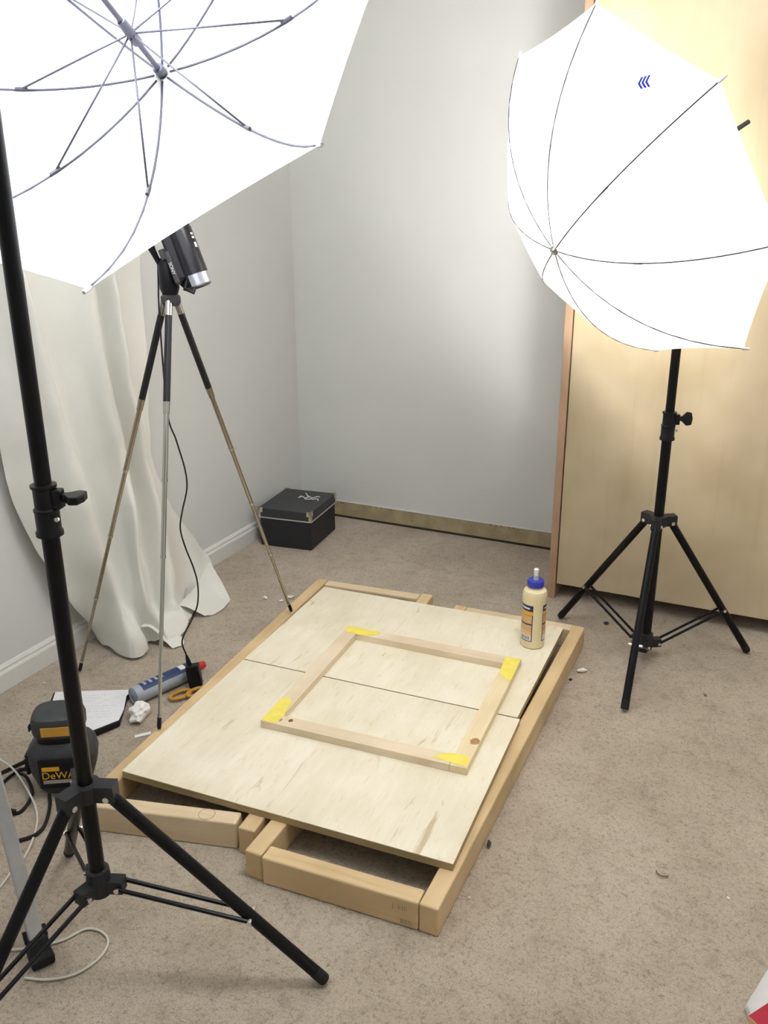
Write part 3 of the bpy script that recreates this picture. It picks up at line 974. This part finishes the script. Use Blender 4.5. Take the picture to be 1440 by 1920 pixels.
# power adapter and its lead up to the camcorder
ad = thing('power_adapter', 'black power adapter brick leaning on the left stud with a thin lead', 'power adapter', (0.462, -1.405, 0))
AM = Matrix.Translation((0.486, -1.412, 0.0)) @ Matrix.Rotation(0.5, 4, 'Z') @ Matrix.Rotation(-0.12, 4, 'Y')
MB().box((-0.018, -0.013, 0.004), (0.018, 0.013, 0.072), AM).build('brick', 'black_plastic', ad, bevel=0.003)
MB().tube([AM @ V((-0.007, 0, 0.070)), AM @ V((-0.008, 0, 0.088)), AM @ V((-0.009, 0, 0.104))], [0.0075, 0.006, 0.003], 8).build('strain_relief', 'black_plastic', ad, smooth='auto')


LEAD = [(0.4316, -1.3541, 1.1380), (0.4350, -1.3630, 1.0900), (0.4412, -1.3775, 1.0102), (0.4525, -1.3940, 0.7780), (0.4680, -1.3880, 0.7020), (0.4840, -1.3830, 0.6255), (0.4858, -1.3838, 0.5735), (0.4722, -1.3920, 0.5145), (0.4640, -1.3970, 0.4655), (0.4720, -1.3945, 0.4145), (0.4890, -1.3880, 0.3530), (0.4970, -1.3860, 0.3050), (0.4940, -1.3890, 0.2500), (0.4800, -1.3970, 0.2080), (0.4700, -1.4010, 0.1700)]
LEAD = LEAD[:-1] + [tuple(AM @ V((-0.011, 0, 0.150))), tuple(AM @ V((-0.009, 0, 0.104)))]
MB().tube(spline(LEAD, 8), 0.0021, 8).build('lead', 'black_rubber', ad, smooth=True)

# ------------------------------------------------------------------ drop cloth hung like a curtain
cg = {
    'c0': [(0.03, -1.567, 1.129), (0.03, -1.569, 0.871), (0.035, -1.558, 0.66), (0.04, -1.543, 0.51), (0.05, -1.489, 0.337), (0.06, -1.425, 0.181), (0.045, -1.345, 0.06), (0.05, -1.325, 0.012)],
    'c1': [(0.07, -1.523, 1.127), (0.08, -1.523, 0.867), (0.09, -1.509, 0.654), (0.1, -1.49, 0.502), (0.105, -1.436, 0.327), (0.1, -1.373, 0.166), (0.095, -1.348, 0.05), (0.101, -1.350, 0.010)],
    'c2': [(0.15, -1.507, 1.128), (0.16, -1.477, 0.865), (0.17, -1.435, 0.645), (0.175, -1.408, 0.487), (0.17, -1.375, 0.315), (0.175, -1.350, 0.178), (0.205, -1.372, 0.075), (0.213, -1.374, 0.012)],
    'c3': [(0.035, -1.412, 1.119), (0.04, -1.375, 0.839), (0.05, -1.33, 0.604), (0.065, -1.31, 0.44), (0.1, -1.308, 0.277), (0.15, -1.315, 0.152), (0.222, -1.328, 0.08), (0.240, -1.318, 0.010)],
    'c4': [(0.075, -1.32, 1.115), (0.08, -1.296, 0.828), (0.1, -1.271, 0.595), (0.125, -1.268, 0.435), (0.155, -1.27, 0.273), (0.175, -1.289, 0.155), (0.185, -1.280, 0.07), (0.195, -1.269, 0.012)],
    'c5': [(0.125, -1.248, 1.111), (0.135, -1.247, 0.824), (0.16, -1.237, 0.593), (0.185, -1.25, 0.438), (0.205, -1.268, 0.282), (0.225, -1.278, 0.165), (0.245, -1.262, 0.08), (0.265, -1.252, 0.012)],
    'c6': [(0.03, -1.159, 1.103), (0.033, -1.15, 0.8), (0.04, -1.119, 0.549), (0.055, -1.118, 0.378), (0.085, -1.138, 0.211), (0.125, -1.154, 0.077), (0.175, -1.180, 0.045), (0.222, -1.192, 0.010)],
    'c7': [(0.1, -1.142, 1.104), (0.105, -1.123, 0.801), (0.12, -1.098, 0.553), (0.14, -1.094, 0.382), (0.165, -1.097, 0.213), (0.19, -1.12, 0.10), (0.215, -1.130, 0.055), (0.225, -1.111, 0.012)],
    'c8': [(0.028, -1.067, 1.098), (0.028, -1.04, 0.781), (0.032, -1.001, 0.518), (0.05, -0.981, 0.334), (0.08, -0.942, 0.136), (0.12, -0.955, 0.06), (0.150, -1.015, 0.030), (0.190, -1.020, 0.008)],
    'c9': [(0.03, -0.948, 1.09), (0.03, -0.965, 0.769), (0.03, -0.974, 0.511), (0.03, -0.905, 0.316), (0.03, -0.765, 0.115), (0.06, -0.740, 0.035), (0.130, -0.820, 0.020), (0.235, -0.925, 0.008)],
}
ctrl = []
for k in range(10):
    c = [V(p) for p in cg['c%d' % k]]
    ctrl.append([V((c[0].x * 0.8 + 0.012, c[0].y - 0.02, 2.16)), V((c[0].x * 0.92 + 0.005, c[0].y - 0.008, 1.62))] + c)
NU, NV = 8, 9
fine_cols = [spline(c, NV) for c in ctrl]
rowsn = len(fine_cols[0])
grid = []
for i in range(rowsn):
    grid.append(spline([fc[i] for fc in fine_cols], NU))
ncol = len(grid[0])
for i in range(rowsn):
    for j in range(ncol):
        p = grid[i][j]
        wr = noise.noise(V((p.y * 9, p.z * 7, 3.3))) * 0.010 + noise.noise(V((p.y * 30, p.z * 20, 1.7))) * 0.0032 + noise.noise(V((p.y * 26 - p.z * 12, p.z * 5 + p.y * 8, 6.2))) * 0.004
        low = max(0.0, min(1.0, (0.25 - p.z) / 0.25))
        p = p + V((1, 0, 0)) * wr + V((0, 0, 1)) * low * max(0, noise.noise(V((p.x * 22, p.y * 18, 9.1)))) * 0.035
        p.x = max(p.x, 0.022)
        p.z = max(p.z, 0.004)
        grid[i][j] = p
mb = MB()
mb.v = [p for row in grid for p in row]
mb.f = [(i * ncol + j, i * ncol + j + 1, (i + 1) * ncol + j + 1, (i + 1) * ncol + j) for i in range(rowsn - 1) for j in range(ncol - 1)]
mb.mi = [0] * len(mb.f)
dc = thing('drop_cloth', 'cream drop cloth hanging down the left wall and trailing on the carpet', 'curtain', (0.1, -1.2, 0))
mb.build('cloth', 'drop_cloth', dc, smooth=True)


rod = thing('curtain_rod', 'slim white curtain rod on the left wall carrying the drop cloth', 'curtain rod', (0.075, -1.26, 2.165))
MB().tube([(0.075, -1.66, 2.165), (0.075, -0.87, 2.165)], 0.009, 14).build('rod', 'white_plastic', rod, smooth='auto')
for yy in (-1.63, -0.90):
    MB().tube([(0.0005, yy, 2.165), (0.006, yy, 2.165), (0.007, yy, 2.165), (0.075, yy, 2.165)], [0.02, 0.02, 0.006, 0.006], 12).build('bracket', 'white_plastic', rod, smooth='auto')
    MB().tube([(0.075, yy - 0.03 if yy < -1.2 else yy + 0.03, 2.165), (0.075, yy - 0.045 if yy < -1.2 else yy + 0.045, 2.165)], [0.016, 0.010], 12).build('finial', 'white_plastic', rod, smooth='auto')


def hem_fold(pts_a, pts_b, sag):
    """a turned-over flap of cloth lying on the carpet"""
    A, B = spline(pts_a, 5), spline(pts_b, 5)
    m_ = MB()
    nn = 6
    for a_, b_ in zip(A, B):
        for k in range(nn + 1):
            t_ = k / nn
            q = a_.lerp(b_, t_)
            q.z += sag * math.sin(PI * t_) + 0.004 * noise.noise(q * 40)
            q.z = max(q.z, 0.003)
            m_.v.append(q)
    m_.f = [(i * (nn + 1) + k, i * (nn + 1) + k + 1, (i + 1) * (nn + 1) + k + 1, (i + 1) * (nn + 1) + k) for i in range(len(A) - 1) for k in range(nn)]
    m_.mi = [0] * len(m_.f)
    m_.build('hem_fold', 'drop_cloth', dc, smooth=True)


hem_fold([(0.175, -1.115, 0.06), (0.155, -0.995, 0.05), (0.10, -0.87, 0.045), (0.045, -0.745, 0.05)], [(0.245, -1.045, 0.005), (0.262, -1.010, 0.005), (0.262, -0.960, 0.005), (0.248, -0.905, 0.006)], 0.012)
hem_fold([(0.20, -1.30, 0.075), (0.19, -1.24, 0.07), (0.18, -1.17, 0.06), (0.17, -1.10, 0.06)], [(0.262, -1.262, 0.02), (0.275, -1.225, 0.018), (0.265, -1.175, 0.02), (0.245, -1.128, 0.022)], 0.02)
hem_fold([(0.235, -1.270, 0.030), (0.245, -1.235, 0.030), (0.245, -1.205, 0.028)], [(0.285, -1.262, 0.004), (0.300, -1.232, 0.004), (0.285, -1.205, 0.005)], 0.006)

# ------------------------------------------------------------------ storage box in the corner
bxo = thing('storage_box', 'black lidded storage box with metal corners in the room corner', 'box', (0.16, -0.29, 0))
ang = 0.115
BXM = Matrix.Translation((0.272, -0.396, 0)) @ Matrix.Rotation(ang, 4, 'Z')     # origin: near right bottom corner; box goes to -x, +y
BWd, BDp, BHt = 0.214, 0.250, 0.122
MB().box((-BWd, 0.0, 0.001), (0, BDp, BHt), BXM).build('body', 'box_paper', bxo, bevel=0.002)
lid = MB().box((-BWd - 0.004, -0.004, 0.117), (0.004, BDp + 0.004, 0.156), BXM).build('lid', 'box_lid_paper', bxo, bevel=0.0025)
mb = MB()
for lo, hi in (((-BWd - 0.0055, -0.0055, 0.1165), (0.0055, -0.0035, 0.1205)), ((-BWd - 0.0055, BDp + 0.0035, 0.1165), (0.0055, BDp + 0.0055, 0.1205)), ((0.0035, -0.0055, 0.1165), (0.0055, BDp + 0.0055, 0.1205)), ((-BWd - 0.0055, -0.0055, 0.1165), (-BWd - 0.0035, BDp + 0.0055, 0.1205))):
    mb.box(lo, hi, BXM)
mb.build('rim_band', 'box_rim', lid)
for sx in (0, 1):
    for sy in (0, 1):
        C_ = BXM @ Matrix.Translation((-BWd - 0.004 if sx else 0.004, BDp + 0.004 if sy else -0.004, 0)) @ Matrix.Scale(-1 if not sx else 1, 4, (1, 0, 0)) @ Matrix.Scale(-1 if sy else 1, 4, (0, 1, 0))
        mb = MB()
        mb.box((-0.0012, -0.0012, 0.119), (0.009, 0.003, 0.158), C_)
        mb.box((-0.0012, -0.0012, 0.140), (0.018, 0.003, 0.158), C_)
        mb.box((-0.0012, -0.0012, 0.119), (0.003, 0.009, 0.158), C_)
        mb.box((-0.0012, -0.0012, 0.140), (0.003, 0.018, 0.158), C_)
        mb.build('metal_corner', 'box_corner', lid)
# tangle of white twine on the lid
st_ = thing('white_twine', 'bit of white twine lying on the black storage box lid', 'string', tuple(BXM @ V((-0.07, 0.15, 0.156))))


def LP(x, y, z=0.159):
    return BXM @ V((x, y, z))


for k, pl in enumerate(([(-0.115, 0.155), (-0.10, 0.165), (-0.088, 0.150), (-0.075, 0.172), (-0.062, 0.160), (-0.045, 0.185), (-0.034, 0.178)], [(-0.108, 0.205), (-0.095, 0.190), (-0.090, 0.178), (-0.078, 0.170)], [(-0.085, 0.142), (-0.070, 0.140), (-0.062, 0.148), (-0.050, 0.146), (-0.040, 0.158), (-0.030, 0.150), (-0.026, 0.135)], [(-0.112, 0.168), (-0.107, 0.152), (-0.112, 0.142)])):
    MB().tube(spline([LP(x, y, 0.1590 + 0.002 * (k % 2)) for x, y in pl], 3), 0.0018, 6).build('strand', 'plaster', st_)

# ------------------------------------------------------------------ things on the carpet at the left
pd = thing('clipboard', 'black clipboard lying on the carpet under a sheet of notes', 'clipboard', (0.3, -1.6, 0))
cpl = [(0.165, -1.620), (0.352, -1.522), (0.362, -1.555), (0.425, -1.655), (0.395, -1.730), (0.26, -1.765)]
MB().prism(cpl, 0.001, 0.018).build('board', 'black_plastic', pd, bevel=0.003)
ps = thing('paper_sheet', 'sheet of handwritten notes on the black clipboard', 'paper', (0.3, -1.62, 0.018))
mb = MB()
pp = [(0.170, -1.618), (0.352, -1.520), (0.360, -1.553), (0.400, -1.610), (0.4215, -1.6535), (0.388, -1.730), (0.27, -1.758)]
mb.prism(pp, 0.0185, 0.0189)
mb.build('sheet', 'paper', ps)
rnd = random.Random(3)
ud = V((0.182, 0.098, 0)).normalized()
vd_ = V((ud.y, -ud.x, 0))
for k in range(9):
    s0 = V((0.185, -1.624, 0.01905)) + vd_ * (0.012 + 0.0135 * k)
    mb = MB()
    x = 0.03 + rnd.random() * 0.03
    while x < 0.165:
        w = 0.006 + rnd.random() * 0.014
        if rnd.random() < 0.72:
            a_, b_ = s0 + ud * x, s0 + ud * min(x + w, 0.172)
            j = vd_ * (rnd.random() - 0.5) * 0.003
            mb.add([a_ + j, b_ - j, b_ - j + vd_ * 0.0009, a_ + j + vd_ * 0.0009], [(0, 1, 2, 3)])
        x += w + 0.004
    if mb.v:
        mb.build('handwriting', 'ink', ps)

# caulk tube
ct = thing('caulk_tube', 'grey caulk tube with blue label and red cap beside the tripod', 'tube', (0.43, -1.47, 0))
ca0, ca1 = V((0.386, -1.556, 0.026)), V((0.4445, -1.367, 0.026))
cdv = (ca1 - ca0).normalized()
CTM = frame_mat(ca0, cdv, V((0, 0, 1)))
LT = (ca1 - ca0).length
MB().lathe([(0.0, 0.003), (0.020, 0.003), (0.0215, 0.0), (0.0245, 0.001), (0.025, 0.004), (0.025, LT - 0.004), (0.0245, LT), (0.018, LT + 0.004), (0.0, LT + 0.004)], CTM, 28).build('body', 'tube_grey', ct, smooth='auto')
lbl = MB().lathe([(0.0253, 0.022), (0.0253, LT - 0.010)], CTM, 14, 0, math.radians(-42), math.radians(52)).build('label', 'tube_blue', ct, smooth=True)
MB().lathe([(0.0256, LT - 0.052), (0.0256, LT - 0.034)], CTM, 6, 0, math.radians(-18), math.radians(30)).build('label_white_panel', 'label_white', lbl, smooth=True)
for k in range(4):
    MB().lathe([(0.0256, 0.032 + k * 0.018), (0.0256, 0.040 + k * 0.018)], CTM, 6, 0, math.radians(-26), math.radians(20)).build('label_letter_block', 'tube_grey', lbl, smooth=True)
MB().lathe([(0.014, LT + 0.003), (0.016, LT + 0.006), (0.010, LT + 0.035), (0.0, LT + 0.036)], CTM, 16).build('cap', 'red_cap', ct, smooth='auto')

# tissue
ts = MB()
tc_ = V((0.444, -1.600, 0.0))
bm = bmesh.new()
bmesh.ops.create_icosphere(bm, subdivisions=3, radius=1.0)
for v in bm.verts:
    d_ = v.co.normalized()
    k = 1 + 0.35 * noise.noise(d_ * 1.7 + V((4, 1, 0))) - 0.35 * abs(noise.noise(d_ * 2.6 + V((0, 7, 2)))) + 0.12 * noise.noise(d_ * 6.0)
    q = d_ * k
    x_, y_ = q.x * 0.026, q.y * 0.048
    v.co = V((x_ * 0.90 + y_ * 0.35, x_ * 0.43 - y_ * 0.80, max(0.002, q.z * 0.024 + 0.018)))
ts.v = [tc_ + v.co for v in bm.verts]
ts.f = [tuple(v.index for v in f.verts) for f in bm.faces]
ts.mi = [0] * len(ts.f)
bm.free()
tag(ts.build('tissue', 'tissue', None), 'crumpled white tissue in front of the caulk tube', 'tissue')
tag(MB().prism([(0.487, -1.672), (0.512, -1.640), (0.520, -1.650), (0.494, -1.680)], 0.001, 0.003).build('paper_scrap', 'tissue', None), 'narrow white paper scrap against the left stud', 'paper')

# scissors with orange handles
sc = thing('scissors', 'scissors with orange handles lying beside the left stud', 'scissors', (0.49, -1.46, 0))


def ring(cx, cy, rx, ry, ang_, r, z):
    pts = []
    for k in range(25):
        a_ = 2 * PI * k / 24
        x_, y_ = rx * math.cos(a_), ry * math.sin(a_)
        pts.append(V((cx + x_ * math.cos(ang_) - y_ * math.sin(ang_), cy + x_ * math.sin(ang_) + y_ * math.cos(ang_), z)))
    return pts


MB().tube(ring(0.478, -1.474, 0.030, 0.017, 1.2, 0, 0.010), 0.0052, 8, cap=False).build('handle', 'scissor_orange', sc, smooth=True)
MB().tube(ring(0.512, -1.448, 0.028, 0.016, 1.2, 0, 0.012), 0.0050, 8, cap=False).build('handle', 'scissor_orange', sc, smooth=True)
MB().prism([(0.484, -1.445), (0.494, -1.452), (0.515, -1.345), (0.512, -1.344)], 0.009, 0.011).build('blade', 'steel_rivet', sc)
MB().prism([(0.497, -1.425), (0.506, -1.422), (0.507, -1.345), (0.504, -1.345)], 0.0112, 0.0132).build('blade', 'steel_rivet', sc)

# cordless tool / charger body
TX, TY = 0.470, -1.885
tl = thing('power_tool', 'black and grey power tool with yellow lettering behind the near light stand', 'power tool', (TX, TY, 0))
ta = 0.55
TMX = Matrix.Translation((TX, TY, 0)) @ Matrix.Rotation(ta, 4, 'Z')     # local -y faces the photographer


def sect(w, dd, z, n=20, e=3.2):
    out = []
    for k in range(n):
        a_ = 2 * PI * k / n
        cx_, sy_ = math.cos(a_), math.sin(a_)
        out.append(V((math.copysign(abs(cx_) ** (2 / e), cx_) * w, math.copysign(abs(sy_) ** (2 / e), sy_) * dd, z)))
    return out


def loft(name, secs, mat, parent, M, cap=True):
    m_ = MB()
    n_ = len(secs[0])
    m_.v = [M @ p for s_ in secs for p in s_]
    m_.f = [(i * n_ + k, i * n_ + (k + 1) % n_, (i + 1) * n_ + (k + 1) % n_, (i + 1) * n_ + k) for i in range(len(secs) - 1) for k in range(n_)]
    if cap:
        m_.f += [tuple(range(n_ - 1, -1, -1)), tuple((len(secs) - 1) * n_ + k for k in range(n_))]
    m_.mi = [0] * len(m_.f)
    return m_.build(name, mat, parent, smooth='auto')


loft('housing', [sect(0.050, 0.042, 0.002), sect(0.058, 0.048, 0.012), sect(0.072, 0.055, 0.055), sect(0.076, 0.057, 0.085), sect(0.073, 0.055, 0.108), sect(0.062, 0.048, 0.122), sect(0.052, 0.042, 0.130)], 'tool_grey', tl, TMX)
loft('neck', [sect(0.050, 0.040, 0.128), sect(0.050, 0.041, 0.148)], 'black_plastic', tl, TMX)
bt = loft('battery_pack', [sect(0.054, 0.045, 0.146), sect(0.057, 0.047, 0.152), sect(0.058, 0.048, 0.178), sect(0.054, 0.045, 0.192), sect(0.042, 0.034, 0.199)], 'tool_grey', tl, TMX)
MB().box((-0.028, -0.0495, 0.156), (0.034, -0.047, 0.178), TMX).build('battery_label', 'tool_label_orange', bt)
MB().box((-0.060, -0.030, 0.160), (-0.056, -0.018, 0.174), TMX).build('latch_button', 'black_rubber', bt, bevel=0.001)
MB().box((0.056, -0.030, 0.160), (0.060, -0.018, 0.174), TMX).build('latch_button', 'black_rubber', bt, bevel=0.001)
MB().box((-0.042, -0.0590, 0.028), (0.070, -0.0545, 0.104), TMX).build('front_plate', 'black_plastic', tl, bevel=0.002)
lp_ = MB().box((-0.034, -0.0602, 0.042), (0.062, -0.0588, 0.086), TMX).build('name_plate', 'black_plastic', tl)
MB().box((-0.034, -0.0606, 0.042), (0.062, -0.0600, 0.051), TMX).build('silver_strip', 'tool_silver', lp_)
NPM = TMX @ Matrix.Translation((0.014, -0.0608, 0.062)) @ Matrix.Rotation(PI / 2, 4, 'X')
MB().box((-0.034, -0.0606, 0.074), (0.004, -0.0600, 0.085), TMX).build('yellow_flash', 'tool_yellow', lp_)
text_part('lettering', 'DeWALT', 0.025, NPM, 'tool_yellow', lp_, 0.0003)
for k in range(6):
    R_ = TMX @ Matrix.Translation((-0.074 + 0.001 * abs(k - 2), -0.02, 0.055 + k * 0.009))
    MB().box((-0.004, -0.016, -0.002), (0.004, 0.016, 0.002), R_).build('vent_rib', 'black_rubber', tl)


def floor_cord(name, pts, r, mat, label, cat, group=None, z=None):
    t_ = thing(name, label, cat, (pts[0][0], pts[0][1], 0), group)
    MB().tube(spline([(p[0], p[1], (p[2] if len(p) > 2 else r + 0.001)) for p in pts], 8), r, 8).build('cord', mat, t_, smooth=True)
    return t_


floor_cord('black_cable', [(0.400, -1.86), (0.365, -1.848), (0.332, -1.84), (0.32, -1.881), (0.31, -1.92), (0.297, -1.971), (0.28, -2.06)], 0.0042, 'black_rubber', 'black cord running straight left from the power tool', 'cord', 'black cords')
k2 = floor_cord('black_extension_cable', [(0.398, -1.888), (0.374, -1.884), (0.348, -1.891), (0.336, -1.913, 0.008), (0.352, -1.922, 0.014), (0.379, -1.922, 0.012), (0.421, -1.946), (0.445, -1.976), (0.457, -2.011), (0.448, -2.026)], 0.0038, 'black_rubber', 'black extension cord curling left of the power tool to a plug', 'cord', 'black cords')
MB().tube([(0.452, -2.020, 0.008), (0.444, -2.029, 0.010), (0.434, -2.039, 0.012), (0.424, -2.051, 0.012), (0.416, -2.062, 0.010)], [0.005, 0.009, 0.009, 0.012, 0.010], 8).build('plug', 'black_plastic', k2, smooth='auto')
floor_cord('black_cable', [(0.345, -1.905, 0.012), (0.336, -1.935), (0.346, -1.962), (0.385, -2.003), (0.405, -2.040), (0.412, -2.070)], 0.0036, 'black_rubber', 'black cord making the left side of the loop beside the plug', 'cord', 'black cords')
floor_cord('black_cable', [(0.474, -1.945, 0.008), (0.496, -1.966), (0.524, -2.0), (0.543, -2.033), (0.544, -2.057), (0.53, -2.08), (0.510, -2.10)], 0.0040, 'black_rubber', 'black cord end bending forward below the power tool', 'cord', 'black cords')
floor_cord('white_cable', [(0.232, -1.898, 0.02), (0.276, -1.906, 0.02), (0.349, -1.925, 0.02), (0.45, -1.974, 0.014), (0.503, -2.01), (0.547, -2.065), (0.574, -2.114), (0.577, -2.141), (0.595, -2.195), (0.604, -2.267), (0.67, -2.313), (0.718, -2.308), (0.76, -2.286), (0.804, -2.246), (0.824, -2.207), (0.856, -2.199), (0.884, -2.213), (0.894, -2.248), (0.88, -2.292), (0.846, -2.32), (0.806, -2.335)], 0.0024, 'white_cord', 'thin white cable looping over the carpet at the near stand', 'cable')

# aluminium pole with a rubber foot, leaning out of the picture to the left wall
pf = V((0.807, -2.295, 0.0))
pdv = V((-0.108, 0.060, 0.2)).normalized()
ap = thing('aluminium_pole', 'grey aluminium pole with black foot at the lower left edge', 'pole', tuple(pf))
PM = frame_mat(pf, pdv, V((0.06, 0.108, 0)))
PL = (pf.x - 0.022) / -pdv.x
MB().box((-0.013, -0.009, 0.03), (0.013, 0.009, PL), PM).build('tube', 'alu', ap, bevel=0.003)
FM = Matrix.Translation(pf) @ Matrix.Rotation(math.atan2(0.108, 0.06), 4, 'Z')
MB().box((-0.020, -0.016, 0.001), (0.020, 0.024, 0.022), FM).build('rubber_foot', 'black_rubber', ap, bevel=0.005, segs=3)
MB().box((-0.018, -0.013, 0.012), (0.018, 0.013, 0.045), PM).build('foot_sleeve', 'black_plastic', ap, bevel=0.003)
for s_ in (-1, 1):
    MB().box((s_ * 0.017 - 0.003, -0.005, 0.04), (s_ * 0.017 + 0.003, 0.005, 0.062), PM).build('foot_prong', 'black_plastic', ap, bevel=0.001)

# ------------------------------------------------------------------ package at the lower right edge
pk = thing('red_package', 'white and red package at the lower right edge of the carpet', 'package', (2.0, -1.87, 0))
pouch = [(1.942, -1.871), (1.973, -1.773), (2.06, -1.700), (2.17, -1.76), (2.16, -1.94), (2.03, -1.985), (1.962, -1.935)]
pc = V((2.05, -1.85, 0))
mb = MB()
levels = [(1.0, 0.001), (1.01, 0.006), (0.98, 0.016), (0.86, 0.024), (0.5, 0.027)]
npt = 42
for sc_, z_ in levels:
    for k in range(npt):
        f_ = k / npt * len(pouch)
        i_ = int(f_)
        p_ = V((*pouch[i_ % 7], 0)).lerp(V((*pouch[(i_ + 1) % 7], 0)), f_ - i_)
        q = pc + (p_ - pc) * sc_
        mb.v.append(V((q.x, q.y, max(0.0008, z_ + (0.004 * noise.noise(V((q.x * 40, q.y * 40, z_ * 50))) if 0.005 < z_ < 0.025 else 0)))))
mb.f = [(i * npt + k, i * npt + (k + 1) % npt, (i + 1) * npt + (k + 1) % npt, (i + 1) * npt + k) for i in range(4) for k in range(npt)] + [tuple(4 * npt + k for k in range(npt)), tuple(range(npt - 1, -1, -1))]
mb.mi = [0] * len(mb.f)
mb.build('plastic_bag', 'bag_white', pk, smooth='auto')
PKM = Matrix.Translation((1.946, -1.914, 0)) @ Matrix.Rotation(math.atan2(0.82, 0.57), 4, 'Z')
MB().box((0.0, -0.15, 0.022), (0.085, 0.0, 0.034), PKM).build('red_box', 'red_card', pk, bevel=0.001)
MB().box((-0.0012, -0.15, 0.0225), (-0.0004, 0.0, 0.0335), PKM).build('pale_edge', 'label_peach', pk)

# ------------------------------------------------------------------ crumbs on the carpet


def crumb(name, x, y, sx, sy, sz, rot, mat, label, cat, group=None, seed=0):
    rr_ = random.Random(seed)
    bm = bmesh.new()
    bmesh.ops.create_icosphere(bm, subdivisions=2, radius=1.0)
    for v in bm.verts:
        k = 1 + 0.9 * noise.noise(v.co * 2.1 + V((seed * 3.1, 0, 0)))
        v.co = V((v.co.x * sx * k, v.co.y * sy * k, v.co.z * sz * k))
    zmin = min(v.co.z for v in bm.verts)
    M = Matrix.Translation((x, y, 0)) @ Matrix.Rotation(rot, 4, 'Z')
    m_ = MB()
    m_.v = [M @ (v.co - V((0, 0, zmin - 0.0003))) for v in bm.verts]
    m_.f = [tuple(v.index for v in f.verts) for f in bm.faces]
    m_.mi = [0] * len(m_.f)
    bm.free()
    # each crumb carries its own origin
    c = V((x, y, 0))
    me = bpy.data.meshes.new(name)
    me.from_pydata([tuple(p - c) for p in m_.v], [], m_.f)
    me.materials.append(MATS[mat])
    o = bpy.data.objects.new(name, me)
    o.location = c
    COL.objects.link(o)
    return tag(o, label, cat, group)


crumb('plaster_crumb', 0.342, -0.838, 0.011, 0.006, 0.003, -0.6, 'plaster', 'white crumb farthest left behind the left stud', 'debris', 'white crumbs', 1)
crumb('plaster_crumb', 0.407, -0.836, 0.009, 0.005, 0.003, 0.3, 'plaster', 'white crumb in the middle of three behind the left stud', 'debris', 'white crumbs', 2)
crumb('plaster_crumb', 0.420, -0.800, 0.011, 0.008, 0.004, 0.5, 'plaster', 'white crumb nearest the tripod leg at the far left stud', 'debris', 'white crumbs', 3)
crumb('plaster_crumb', 1.436, -0.880, 0.013, 0.007, 0.005, 0.4, 'plaster', 'white crumb beside the right stud near the far stand', 'debris', 'white crumbs', 4)
crumb('dark_crumb', 1.436, -0.548, 0.008, 0.006, 0.004, 0.2, 'dark_crumb', 'dark crumb on the carpet by the cabinet between stand legs', 'debris', 'dark crumbs', 5)
crumb('dark_crumb', 1.428, -1.676, 0.004, 0.012, 0.004, 0.2, 'dark_crumb', 'dark crumb against the near end of the right stud', 'debris', 'dark crumbs', 6)
crumb('dark_crumb', 1.418, -0.940, 0.005, 0.003, 0.003, 0.2, 'dark_crumb', 'tiny dark crumb against the far part of the right stud', 'debris', 'dark crumbs', 11)
crumb('dark_crumb', 1.770, -0.867, 0.007, 0.003, 0.002, -0.9, 'twig_brown', 'brown crumb on the open carpet right of the far stand', 'debris', 'dark crumbs', 7)
crumb('white_speck', 1.894, -1.622, 0.003, 0.003, 0.002, 0, 'plaster', 'tiny white speck on the carpet at the right edge', 'debris', 'white specks', 8)
crumb('white_speck', 1.442, -1.832, 0.003, 0.002, 0.002, 0, 'plaster', 'tiny white speck beside the near corner of the right stud', 'debris', 'white specks', 9)
crumb('white_speck', 0.083, -1.575, 0.004, 0.002, 0.002, 0.6, 'plaster', 'tiny white speck near the left baseboard', 'debris', 'white specks', 12)
crumb('wood_chip', 0.258, -1.003, 0.010, 0.004, 0.002, -0.5, 'wood_chip', 'yellow wood chip in front of the drop cloth', 'debris', 'wood chips', 10)
crumb('wood_chip', 0.560, -1.850, 0.006, 0.005, 0.002, 0.5, 'wood_chip', 'yellow wood chip left of the near end of the left stud', 'debris', 'wood chips', 13)
cw = [(1.757, -1.605, 0.003), (1.760, -1.614, 0.004), (1.769, -1.619, 0.005), (1.778, -1.615, 0.004), (1.781, -1.609, 0.003)]
tag(MB().tube(spline(cw, 4), [0.0006] + [0.0013] * 15 + [0.0006], 6).build('curled_shaving', 'twig_brown', None), 'small curled brown shaving on the open carpet', 'debris')
